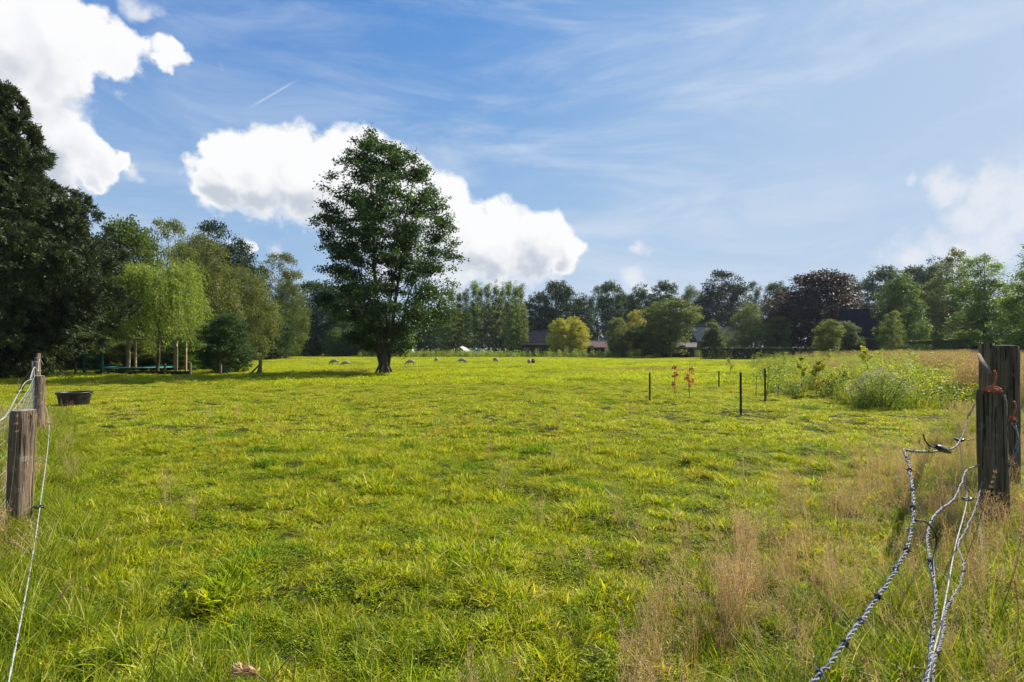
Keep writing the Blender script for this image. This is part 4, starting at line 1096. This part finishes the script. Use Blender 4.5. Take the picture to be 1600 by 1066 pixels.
# swing frame, ladder tower, trampoline mat, edging beam
def play():
    d = 35.0
    x = (201-800)/F*d; e = empty('swing_frame', (x, d, gz(x, d))); tag(e, 'weathered timber frame with a crossbeam under the willow', 'swing frame')
    H = 2.0; x2 = (275-201)/F*d
    MB().box((0, 0, H/2-.1), (.16, .16, H+.2)).build('upright', M['timber'], e)
    MB().box((.24, .3, H/2-.1), (.10, .12, H+.18)).build('upright', M['timber'], e)
    MB().box((x2, 0, H/2-.1), (.16, .16, H+.2)).build('upright', M['timber'], e)
    MB().box((x2+.5, .2, H/2-.1), (.10, .10, H+.1)).build('upright', M['timber'], e)
    MB().box((x2/2-.1, 0, H+.045), (x2+1.2, .12, .09)).build('crossbeam', M['timber'], e)
    x = (146-800)/F*33.5; e = empty('play_ladder', (x, 33.5, gz(x, 33.5))); tag(e, 'dark green plastic play ladder standing beside the shrubs', 'play ladder')
    for sx in (-.52, .52):
        MB().box((sx, 0, .8), (.11, .14, 1.7)).build('side_rail', M['green_plastic'], e)
    for k, z in enumerate((.25, .55, .85, 1.12)):
        MB().box((0, 0, z), (.93, .22 if k < 3 else .5, .09)).build('step', M['green_plastic'], e)
    x = (222-800)/F*36.5; e = empty('trampoline', (x, 36.5, gz(x, 36.5))); tag(e, 'low round turquoise trampoline lying behind the edging beam', 'trampoline')
    MB().lathe([(1.45, .34), (1.75, .36), (1.95, .34), (1.97, .30), (1.9, .28)], 40).build('padding', M['turquoise'], e, smooth=True)
    MB().lathe([(0, .31), (1.5, .33)], 40).build('jumping_mat', M['black_rubber'], e)
    for k in range(6):
        a = k*math.pi/3+.3; MB().tube([(1.85*math.cos(a), 1.85*math.sin(a), .3), (1.85*math.cos(a), 1.85*math.sin(a), -.05)], .03, 8).build('leg', M['stake'], e)
    x0 = (150-800)/F*32.4; x1 = (300-800)/F*32.4
    mb = MB(); mb.box(((x0+x1)/2, 32.4, gz((x0+x1)/2, 32.4)+.10), (x1-x0, .14, .24)); o = mb.build('edging_beam', M['dark_timber']); tag(o, 'long dark low beam edging the play corner', 'beam')
    MB()
play()

# stakes on the right
for lab, px, py, top in (('dark thin stake standing nearest in the sapling strip', 1157, 648, 582), ('dark thin stake farthest left beside the red saplings', 1015, 627, 582), ('short dark stake between the red saplings and the nearest stake', 1123, 606, 580), ('dark stake leaning among the pale saplings', 1195, 628, 575)):
    x, y = gp(px, py); h = (py-top)/F*y; e = empty('plant_stake', (x, y, gz(x, y))); tag(e, lab, 'stake', 'stakes in the sapling strip')
    MB().box((0, 0, h/2-.1), (.038, .038, h+.2)).build('shaft', M['stake'], e)
    MB().add([(-.019, -.019, h), (.019, -.019, h), (.019, .019, h), (-.019, .019, h), (0, 0, h+.03)], None, [[0, 1, 4], [1, 2, 4], [2, 3, 4], [3, 0, 4]]).build('tip', M['end_grain'], e)

# ============================================================ saplings and meadow plants
def sapling_mesh(seed, h, nl, size, spread):
    rg = np.random.default_rng(seed); mb = MB()
    z = np.linspace(-.05, h, 8); P = np.stack([.02*np.sin(z*5+seed), .02*np.cos(z*4), z], -1)
    mb.tube(P, np.interp(z, [0, h], [.010, .004]), 5, cap=False)
    tips = []
    for k in range(9):
        zz = h*rg.uniform(.25, .98); a = rg.random()*6.28; L = spread*rg.uniform(.5, 1)*(1.2-zz/h*.6)
        p0 = np.array([0, 0, zz]); p1 = p0+np.array([math.cos(a)*L, math.sin(a)*L, L*.8]); limb(mb, p0, p1, .005, .002, rg, 4, sides=4); tips.append((p0, p1))
    ii = rg.integers(0, len(tips), nl); t = rg.uniform(.15, 1.05, nl)[:, None]
    P = np.array([tips[i][0] for i in ii])*(1-t)+np.array([tips[i][1] for i in ii])*t+rg.normal(0, .035, (nl, 3))
    V, Q = leaves(P, size, rg, .2, 1.6)
    return make_mesh('leaves', V, Q, attrs={'rnd': np.repeat(rg.random(nl), 4)}), mb.mesh('stem')
def sapling(name, label, px, py, top, mat, seed, nl=150, size=.075, spread=.28, group=None):
    x, y = gp(px, py); h = (py-top)/F*y; lv, st = sapling_mesh(seed, h, nl, size, spread)
    e = empty(name, (x, y, gz(x, y))); tag(e, label, 'sapling', group)
    obj('leaves', lv, M[mat], e); obj('stem', st, M['bark'], e)
GS = 'young trees planted in the meadow strip'
sapling('sapling', 'red leaved sapling right beside the far left stake', 1054, 622, 570, 'red_leaf', 1, 70, .085, .2, GS)
sapling('sapling', 'taller orange red sapling with a bare tip', 1077, 628, 560, 'red_leaf', 2, 95, .085, .2, GS)
sapling('sapling', 'thin pale green sapling left of the leaning stake', 1182, 622, 578, 'weed', 3, 70, .06, .25, GS)
sapling('sapling', 'thin pale green sapling at the leaning stake', 1199, 626, 572, 'weed', 4, 80, .06, .25, GS)
sapling('sapling', 'thin pale sapling right of the leaning stake', 1216, 620, 575, 'weed', 5, 80, .06, .25, GS)
sapling('sapling', 'slim sapling with yellow tips left of the yellow bushy one', 1252, 606, 555, 'weed', 6, 240, .09, .25, GS)
sapling('sapling', 'bushy yellow leaved sapling in the meadow strip', 1275, 618, 562, 'yellow', 7, 420, .085, .35, GS)
sapling('sapling', 'low yellow green sapling right of the bushy yellow one', 1300, 620, 585, 'weed', 8, 130, .08, .3, GS)
sapling('sapling', 'tall sapling with bright yellow green top above the aster', 1355, 600, 543, 'yellow', 9, 340, .10, .4, GS)
sapling('sapling', 'dark leaved young tree left of the aster bush', 1320, 622, 584, 'mixed', 10, 150, .08, .3, GS)
sapling('sapling', 'small green sapling before the copper beech', 1295, 578, 546, 'weed', 11, 160, .12, .4, GS)
sapling('sapling', 'small sapling with pale leaves right of the short stake', 1140, 590, 563, 'weed', 12, 90, .09, .3, GS)
sapling('sapling', 'solitary green sapling between field and slate roofed house', 1225, 590, 560, 'weed', 13, 120, .09, .3, GS)
sapling('sapling', 'yellowish sapling at the back of the meadow by the hedge', 1375, 583, 548, 'yellow', 14, 160, .12, .4, GS)

def aster():
    rg = np.random.default_rng(9); x, y = gp(1388, 643); y += .3
    n = 2600; a = rg.random(n)*6.283; r = rg.random(n)**.5; z = rg.random(n)**.8
    R = .82*np.sqrt(np.clip(1-(z-.25)**2, .1, 1))
    P = np.stack([r*R*np.cos(a), r*R*np.sin(a), z*.85], -1)
    V, Q = leaves(P, .055, rg, .2, 2.2)
    e = empty('aster_bush', (x, y, gz(x, y))); e.scale = (.86, .86, .95); tag(e, 'wild aster bush full of pale lilac flowers in the meadow strip', 'bush')
    obj('leaves', make_mesh('leaves', V, Q, attrs={'rnd': np.repeat(rg.random(n)*.8, 4)}), M['weed'], e)
    mb = MB()
    for k in range(60):
        a = rg.random()*6.283; q = rg.random()**.5*.8; limb(mb, (math.cos(a)*.15, math.sin(a)*.15, 0), (math.cos(a)*q, math.sin(a)*q, rg.uniform(.5, .95)), .006, .003, rg, 5, sides=4)
    mb.build('stems', M['bark'], e)
    n = 430; a = rg.random(n)*6.283; q = np.sqrt(rg.random(n))
    C0 = np.stack([q*.86*np.cos(a), q*.86*np.sin(a), .98-.55*q**2+rg.normal(0, .05, n)], -1)
    VV = []; 
    for k in range(6):
        th = k*math.pi/3; D = np.stack([np.full(n, math.cos(th)), np.full(n, math.sin(th)), np.full(n, .35)], -1)+rg.normal(0, .25, (n, 3))
        V, _ = slivers(C0, D, .027, .014, rg); VV.append(V)
    V = np.vstack(VV)
    obj('flowers', make_mesh('flowers', V, np.arange(len(V)).reshape(-1, 4), attrs={'rnd': np.repeat(rg.random(len(V)//4), 4)}), M['lilac'], e)
aster()
for i, (px, py, top, lab) in enumerate(((1428, 600, 554, 'tall white umbel flower nearest the hedge end'), (1420, 612, 567, 'flat white umbel flower above the aster'), (1461, 612, 577, 'white umbel flower near the middle of the meadow'), (1455, 590, 550, 'small white umbel flower farthest back in the meadow'), (1478, 628, 598, 'low white umbel flower toward the gate posts'))):
    rg = np.random.default_rng(70+i); x, y = gp(px, py); h = (py-top)/F*y
    e = empty('umbel_flower', (x, y, gz(x, y))); tag(e, lab, 'flower', 'white umbels in the meadow strip')
    mb = MB(); mb.tube([(0, 0, 0), (.01, 0, h*.6), (0, 0, h)], .005, 5)
    n = 90; a = rg.random(n)*6.283; r = np.sqrt(rg.random(n))*.13; P = np.stack([r*np.cos(a), r*np.sin(a), h+.05-r*.15+rg.normal(0, .006, n)], -1)
    for k in range(0, n, 6): mb.tube([(0, 0, h), P[k]], .002, 3, cap=False)
    mb.build('stem', M['weed'], e); V, Q = leaves(P, .035, rg, 2, 1.1)
    obj('flower_head', make_mesh('flower_head', V, Q, attrs={'rnd': np.repeat(rg.random(n), 4)}), M['white_petal'], e)

def meadow():
    rg = np.random.default_rng(77)
    def herb(n, R, h, leaf, mat, lo=0.0):
        z = rg.random(n)**.8*h; a = rg.random(n)*6.283; r = R*np.sqrt(rg.random(n))*(1-.4*z/h)
        P = np.stack([r*np.cos(a), r*np.sin(a), z], -1); V, Q = leaves(P, leaf, rg, .3, 1.8)
        bl = blades(40, R, h*.5, h*1.1, .012, 3, .4, .4, rg)
        return proto('meadow_herb', [(V, Q, np.repeat(lo+(1-lo)*rg.random(n), 4)), bl], mat)
    kinds_ = [herb(110, .28, .5, .055, M['weed']), herb(70, .2, .95, .05, M['weed'], .2), herb(150, .35, .40, .06, M['mixed']), herb(80, .25, .6, .05, M['yellow'])]
    # dry seed-head clumps
    for q in range(3):
        parts = [blades(60, .25, .4, .75, .007, 4, .35, .5, rg)]
        n = 420; P = np.stack([rg.normal(0, .16, n), rg.normal(0, .16, n), rg.uniform(.45, .85, n)], -1)
        V, Q = slivers(P, rg.normal(size=(n, 3))*.5+[0, 0, 1], rg.uniform(.03, .05, n), .008, rg)
        parts.append((V, Q, np.repeat(rg.random(n), 4)))
        kinds_.append(proto('meadow_herb', parts, M['straw']))
    d = rg.uniform(13.2, 62, 60000); u = rg.uniform(.40, 1.0, 60000)
    k = rg.random(60000) < (d/62)*1.0
    d, u = d[k], u[k]; x = u*d
    edge = np.interp(d, [13.2, 18, 25, 40, 62], [.56, .45, .43, .42, .40])
    p = np.clip((u-edge)/.10, 0, 1)*np.clip(.45+1.1*(vnoise(x, d, .45, 8)-.3), .12, 1)
    front = np.interp(u, [.55, .62, .8, 1.0], [18, 13.6, 13.2, 11])
    p *= d > front
    dens = np.clip(22/np.maximum(d, 14), .3, 1.0)
    k = rg.random(len(d)) < p*.75*dens
    x, y, u = x[k], d[k], u[k]
    dry = vnoise(x, y, .35, 12)+(u-.72)*2.2+(y-20)*.006
    idx = np.where((dry > .60) & (rg.random(len(x)) < .8), rg.integers(4, 7, len(x)), rg.integers(0, 4, len(x)))
    sc = rg.uniform(.6, 1.3, len(x))*np.interp(u, [.45, .7], [.8, 1.05])*np.interp(y, [14, 40, 62], [1, 1.15, 1.3])
    scatter('meadow_plants', x, y, sc, idx, kinds_, 'rough meadow of weeds and reddish seeding grass before the hedge', seed=12, tilt=.1)
    # weeds along the far fence
    fk = [herb(70, .5, 1.1, .17, M['weed']), herb(60, .5, .8, .17, M['mixed']), herb(60, .4, 1.3, .16, M['weed'], .3)]
    n = 1500; t = rg.random(n); px = 560+760*t; d = 104+rg.normal(0, 2.2, n)-t*8
    x = (px-800)/F*d; k = rg.random(n) < .3+.9*vnoise(x, d*0, .25, 4)
    x, d = x[k], d[k]; sc = rg.uniform(.5, 1.2, len(x))
    scatter('weeds', x, d, sc, rg.integers(0, 3, len(x)), fk, 'tall weeds along the fence at the far edge of the field', seed=13, tilt=.08)
meadow()

# ============================================================ far side: houses, sheds, hedge, fence, tents
def window(mb_parent, x, y, z, w, h, fr=.06):
    f = MB(); f.box((x, y, z), (w+2*fr, .08, h+2*fr)); fo = f.build('window', M['bark_pale'], mb_parent)
    g = MB(); g.box((x, y-.045, z), (w, .03, h)); g.build('pane', M['glass'], fo)
def house(name, label, cat, px0, px1, d, ridge, eave, roofm, wallm, dep=7.0, rz=0.0, over=.4, wins=(), door=None, group=None, hip=0.0):
    """gabled building, ridge across the view"""
    x0 = (px0-800)/F*d; x1 = (px1-800)/F*d; Wd = x1-x0; cx = (x0+x1)/2
    zr = CAMZ+(HY-ridge)/F*d; ze = CAMZ+(HY-eave)/F*d
    e = empty(name, (cx, d, 0), rz); tag(e, label, cat, group)
    hw = Wd/2-over; hd = dep/2
    # walls with gable triangles
    V = [(-hw, -hd, -.3), (hw, -hd, -.3), (hw, hd, -.3), (-hw, hd, -.3), (-hw, -hd, ze+.05), (hw, -hd, ze+.05), (hw, hd, ze+.05), (-hw, hd, ze+.05), (-hw, 0, zr-.12), (hw, 0, zr-.12)]
    MB().add(V, [[0, 1, 5, 4], [2, 3, 7, 6], [1, 2, 6, 5], [3, 0, 4, 7]], [[5, 6, 9], [7, 4, 8]]).build('wall', M[wallm], e)
    # roof as two thick slopes with courses
    mb = MB(); n = 9
    sl = math.hypot(hd+over, zr-ze); ang = math.atan2(zr-ze, hd+over)
    for s in (-1, 1):
        for k in range(n):
            t0, t1 = k/n, (k+1)/n
            ya, yb = s*(hd+over)*(1-t0), s*(hd+over)*(1-t1); za, zb = ze+(zr-ze)*t0, ze+(zr-ze)*t1
            hx0 = Wd/2-hip*t0; hx1 = Wd/2-hip*t1
            th = .035
            V = [(-hx0, ya, za), (hx0, ya, za), (hx1, yb, zb), (-hx1, yb, zb), (-hx0, ya, za+th), (hx0, ya, za+th), (hx1, yb, zb+th*.45), (-hx1, yb, zb+th*.45)]
            mb.add(V, [[0, 3, 2, 1], [4, 5, 6, 7], [0, 1, 5, 4], [1, 2, 6, 5], [2, 3, 7, 6], [3, 0, 4, 7]])
    roof = mb.build('roof', M[roofm], e)
    MB().tube([(-Wd/2+hip, 0, zr+.05), (Wd/2-hip, 0, zr+.05)], .10, 8).build('ridge_cap', M['roof_slate'] if roofm != 'roof_red' else M['roof_pale'], roof)
    MB().box((0, -hd-over-.03, ze-.02), (Wd, .08, .16)).build('fascia', M['roof_pale'], e)
    for (wx, wz, ww, wh) in wins: window(e, wx*hw, -hd-.03, wz, ww, wh)
    if door is not None: MB().box((door*hw, -hd-.03, 1.0), (1.0, .08, 2.1)).build('door', M['dark_timber'], e)
    return e
house('barn', 'long low building with dark roof behind the poplars', 'barn', 788, 862, 118, 518, 538, 'roof_dark', 'dark_timber', 9, .0, wins=((-.6, 1.2, 1.2, .9), (-.1, 1.2, 1.2, .9), (.4, 1.2, 1.2, .9)), door=.75)
house('shed', 'small dark shed with rusty red sloping roof', 'shed', 900, 952, 108, 533, 543, 'roof_red', 'dark_timber', 5, -.35, door=.1, wins=((-.5, 1.1, .7, .5),))
house('shed', 'small dark shed with pale roof below the olive tree', 'shed', 1032, 1088, 98, 535, 543, 'roof_pale', 'dark_timber', 5, -.35, door=.3, wins=((-.4, 1.1, .7, .5),))
house('house', 'low house with blue grey slate roof behind the garden trees', 'house', 1078, 1156, 116, 511, 533, 'roof_slate', 'dark_timber', 8, 0, wins=((-.5, 1.2, 1.3, 1.0), (.2, 1.2, 1.3, 1.0), (.7, 1.2, .8, 1.0)), door=-.1)
h = house('house', 'house with steep black tiled roof behind the hedge on the right', 'house', 1318, 1408, 80, 483, 530, 'roof_dark', 'brick', 8, -.56, wins=((-.55, 1.25, 1.3, 1.0), (0, 1.25, 1.3, 1.0), (.7, 1.25, .9, 1.0)), door=.35)

def hedge(name, label, px0, px1, d0, d1, top, thick, n, leafs=.13, seed=1, mat='hedge'):
    rg = np.random.default_rng(seed); t = rg.random(n)
    d = d0+(d1-d0)*t; px = px0+(px1-px0)*t; x = (px-800)/F*d
    H = CAMZ+(HY-top)/F*((d0+d1)/2)
    f = rg.integers(0, 3, n)
    y = d+np.where(f == 0, -thick/2, rg.uniform(-thick/2, thick/2, n))+rg.normal(0, .09, n)
    z = np.where(f == 1, H, rg.random(n)*H)+rg.normal(0, .07, n)
    P = np.stack([x, y, np.maximum(z, .02)], -1); V, Q = leaves(P, leafs, rg, .3, 1.4)
    m = len(P)//1
    x0, y0 = (px0-800)/F*d0, d0; x1, y1 = (px1-800)/F*d1, d1
    e = empty(name, ((x0+x1)/2, (y0+y1)/2, 0)); tag(e, label, 'hedge')
    V = V-np.array([(x0+x1)/2, (y0+y1)/2, 0])
    obj('foliage', make_mesh('foliage', V, Q, attrs={'rnd': np.repeat(rg.random(n), 4)}), M[mat], e)
    mb = MB()
    nk = int(math.hypot(x1-x0, y1-y0)/1.2)
    for k in range(nk):
        tt = (k+.5)/nk; q = np.array([x0+(x1-x0)*tt-(x0+x1)/2, y0+(y1-y0)*tt-(y0+y1)/2])
        for s in range(5):
            limb(mb, (q[0], q[1], -.05), (q[0]+rg.normal(0, .45), q[1]+rg.normal(0, .25), H*rg.uniform(.7, .98)), .03, .008, rg, 4, sides=4)
    mb.build('hedge_wood', M['bark'], e)
hedge('hedge', 'trimmed low dark hedge in front of the copper beech and houses', 1095, 1420, 80, 66, 544.5, 1.2, 26000, .16, 1)
hedge('hedge', 'taller clipped hedge behind the meadow near the gate posts', 1415, 1512, 66, 58, 534, 1.5, 16000, .13, 2, 'mixed')
hedge('hedge', 'deep shaded hedge under the bright maple', 1505, 1660, 60, 48, 543, 1.6, 16000, .13, 3)

# rail fence at the far field edge
def far_fence():
    e = empty('field_fence', (0, 108, 0)); tag(e, 'post and wire fence with pale top rail at the far side of the field', 'fence')
    k = 0
    for px in range(650, 1300, 14):
        d = 109-(px-650)/650*8; x = (px-800)/F*d; MB().tube([(x, d-108, -.1), (x+.02*math.sin(px), d-108, 1.15)], .06, 6).build('post', M['post_dark'], e)
    mb = MB()
    for h in (.5, .85):
        mb.tube([((px-800)/F*(109-(px-650)/650*8), 1-(px-650)/650*8, h) for px in range(650, 1300, 26)], .012, 4)
    mb.build('wires', M['thin_wire'], e)
    MB().tube([((px-800)/F*(109-(px-650)/650*8), 1-(px-650)/650*8-.08, 1.1) for px in range(776, 846, 14)], .045, 6).build('rail', M['pole'], e)
far_fence()

# tents, trailer and a parked car near the poplars
def tent(label, px, d, w, dep, h, mat='tarp', rz=.2):
    x = (px-800)/F*d; e = empty('tent', (x, d, 0), rz); tag(e, label, 'tent', 'pale covers under the poplars')
    n = 13; mb = MB(); V = []; rg = np.random.default_rng(int(px))
    for yy in np.linspace(-dep/2, dep/2, 7):
        for t in np.linspace(-1, 1, n):
            V.append((t*w/2, yy, h*(1-abs(t)**1.5)*(.9+.1*math.cos(yy*3))+rg.normal(0, .03)))
    Q = [[i*n+j, i*n+j+1, (i+1)*n+j+1, (i+1)*n+j] for i in range(6) for j in range(n-1)]
    mb.add(V, Q).build('canvas', M[mat], e, smooth=True)
    MB().tube([(0, -dep/2, 0), (0, -dep/2, h*.95)], .04, 6).build('pole', M['timber'], e)
    MB().tube([(0, dep/2, 0), (0, dep/2, h*.95)], .04, 6).build('pole', M['timber'], e)
tent('long sagging pale cover left under the poplars', 690, 113, 6.0, 3.5, 1.95)
tent('smaller pale cover right of the sagging one', 722, 112, 3.8, 3.0, 2.1, rz=-.3)
tent('little white pointed cover left of the poplars', 643, 112, 1.6, 1.6, 1.7, 'tarp', .1)
def car(label, px, d, rz, mat):
    x = (px-800)/F*d; e = empty('parked_car', (x, d, 0), rz); tag(e, label, 'car')
    prof = [(-2.1, .35), (-2.15, .75), (-1.95, .95), (-1.1, 1.02), (-.55, 1.42), (.75, 1.45), (1.5, 1.0), (2.05, .9), (2.15, .6), (2.1, .35)]
    n = len(prof); V = []
    for yy, k in ((-.85, 1), (-.72, 1.0), (.72, 1.0), (.85, 1)):
        for (a, b) in prof:
            V.append((a*(.97 if abs(yy) > .8 else 1), yy*(.86 if b > 1.1 else 1), b if abs(yy) < .8 else .35+(b-.35)*.96))
    Q = [[i*n+j, (i+1)*n+j, (i+1)*n+(j+1) % n, i*n+(j+1) % n] for i in range(3) for j in range(n)]
    mb = MB().add(V, Q); 
    c = len(V)
    for i0 in (0, 3*n): mb.T.append(np.array([[i0, i0+j, i0+j+1] for j in range(1, n-1)]))
    mb.build('body', M[mat], e)
    for s in (-1, 1):
        MB().add([(-.95, s*.80, 1.04), (-.5, s*.74, 1.36), (.7, s*.74, 1.38), (1.25, s*.80, 1.04)], [[0, 1, 2, 3]]).build('side_window', M['glass'], e)
        for a in (-1.35, 1.35):
            w = MB().tube([(a, s*.72, .33), (a, s*.90, .33)], .33, 18).build('wheel', M['black_rubber'], e); MB().tube([(a, s*.90, .33), (a, s*.915, .33)], .19, 12).build('rim', M['car_paint'], w)
car('silver car parked behind the weeds right of the pale covers', 746, 114, .1, 'car_paint')

# ============================================================ sheep
def sheep_mesh(seed, head_down=True):
    """continuous body grown with the skin modifier; faces +X"""
    pts = [(-.42, 0, .60), (-.15, 0, .62), (.15, 0, .61), (.38, 0, .60)]
    if head_down: pts += [(.55, 0, .50), (.66, 0, .30), (.72, 0, .16), (.80, 0, .07)]
    else: pts += [(.52, 0, .72), (.58, 0, .84), (.70, 0, .84), (.80, 0, .80)]
    rad = [.17, .235, .24, .20, .12, .085, .075, .045]
    ed = [(i, i+1) for i in range(7)]
    for bi, x in ((0, -.36), (3, .32)):
        for s in (-1, 1):
            k = len(pts); pts += [(x, s*.13, .42), (x-.03 if bi == 0 else x, s*.13, .22), (x, s*.13, .01)]
            rad += [.08, .038, .032]; ed += [(bi, k), (k, k+1), (k+1, k+2)]
    for s in (-1, 1):
        k = len(pts); q = pts[5 if head_down else 5]; pts.append((q[0]-.02, s*.15, q[2]+.02)); rad.append(.022); ed.append((5, k))
    k = len(pts); pts += [(-.58, 0, .52), (-.60, 0, .36)]; rad += [.05, .035]; ed += [(0, k), (k, k+1)]
    me = bpy.data.meshes.new('sheep'); me.from_pydata(pts, ed, []); return me, rad
def sheep(label, px, py, rz, mat='wool', scale=1.0, hd=True, group='sheep grazing in the far field'):
    x, y = gp(px, py); me, rad = sheep_mesh(0, hd)
    o = obj('sheep', me, M[mat]); o.location = (x, y, gz(x, y)+.02); o.rotation_euler = (0, 0, rz); o.scale = (scale*.67,)*3
    tag(o, label, 'sheep', group)
    md = o.modifiers.new('skin', 'SKIN'); md.use_smooth_shade = True
    for v, r in zip(me.skin_vertices[0].data, rad): v.radius = (r, r)
    me.skin_vertices[0].data[0].use_root = True
    o.modifiers.new('sub', 'SUBSURF').render_levels = 2; o.modifiers['sub'].levels = 1
    tx = bpy.data.textures.new('wool', 'CLOUDS'); tx.noise_scale = .09
    dm = o.modifiers.new('fleece', 'DISPLACE'); dm.texture = tx; dm.strength = .05; dm.mid_level = .4
    return o
PI = math.pi
sheep('cream sheep grazing farthest left, head down to the left', 523, 571, PI)
sheep('cream sheep second from the left, close beside its neighbour', 541, 572.5, PI+.2, scale=.92)
sheep('cream sheep grazing just right of the lone tree trunk', 642, 572, PI+.1)
sheep('cream sheep farthest back, seen from behind', 682, 567, PI*.65)
sheep('cream sheep grazing with its head down to the right', 722, 568.5, -.1)
sheep('cream sheep turned partly away between the right facing one and the dark one', 774, 567.5, -.9)
sheep('pale sheep standing close against the dark brown one', 827, 569.5, PI*.55, scale=.95)
sheep('dark brown sheep, the only dark one in the flock', 833, 569.8, PI*.45, 'wool_dark')

# ============================================================ near grass stalks
def stalk(label, pts, r, head, seed, mat='straw'):
    rg = np.random.default_rng(seed); P = spline(pts, 10); o0 = P[0].copy(); e = empty('grass_stalk', tuple(o0)); tag(e, label, 'grass stalk', 'single tall stalks in the foreground')
    MB().tube(P-o0, np.interp(np.arange(len(P)), [0, len(P)], [r, r*.5]), 6).build('stem', M[mat], e, smooth=True)
    n = head; t = rg.uniform(.66, 1.0, n); k = (t*(len(P)-1)).astype(int); T = unit(np.gradient(P, axis=0))[k]
    V, Q = slivers(P[k]-o0+rg.normal(0, .003, (n, 3)), T+rg.normal(0, .45, (n, 3)), rg.uniform(.010, .020, n), .0035, rg)
    obj('seed_head', make_mesh('seed_head', V, Q, attrs={'rnd': np.repeat(rg.random(n), 4)}), M[mat], e)
stalk('tall green grass stalk leaning right near the bottom left', [(-1.02, 1.55, 0.02), at(245, 1040, 1.5), at(262, 990, 1.5), at(280, 930, 1.52), at(297, 908, 1.54)], .0014, 220, 1, 'weed')
stalk('dry grass stalk with a beige head at the bottom edge', [(-.62, .95, 0), at(455, 1090, 1.0), at(420, 1062, 1.0), at(398, 1046, 1.0), at(374, 1043, 1.0)], .0013, 130, 2)
for i, (px0, px1, y0, d) in enumerate(((1500, 1555, 730, 3.6), (1560, 1590, 860, 3.0), (1575, 1598, 800, 3.3), (1592, 1580, 900, 2.6), (1478, 1430, 800, 3.4), (95, 20, 842, 3.4), (60, 118, 900, 2.8), (20, 30, 590, 4.2))):
    a = at(px0, y0+200, d); b = at(px1, y0, d)
    stalk('dry bending grass stalk %s' % ['left of the dark front post', 'right under the dark front post', 'against the right edge below the post', 'lowest at the right edge', 'between the barbed wires', 'leaning over the left rope', 'bending right beside the left rope', 'above the nearest left post'][i],
          [(a[0]-.05, a[1], gz(a[0], a[1])), ((a[0]+b[0])/2, (a[1]+b[1])/2, (gz(a[0], a[1])+b[2])/2+.05), tuple(b)], .0022, 160, 30+i)

# ============================================================ the air
def haze():
    m, N = new_mat('air')
    v = N.n('ShaderNodeVolumePrincipled'); v.inputs['Density'].default_value = 0.00015; v.inputs['Color'].default_value = (.72, .84, 1.0, 1)
    v.inputs['Anisotropy'].default_value = 0.3
    o = N.n('ShaderNodeOutputMaterial'); N.lk(v.outputs[0], o.inputs['Volume'])
    o = MB().box((0, 880, 12.0), (3800, 2000, 27.0)).build('haze', m); tag(o, 'thin summer haze over the whole field', None, kind='stuff')
haze()
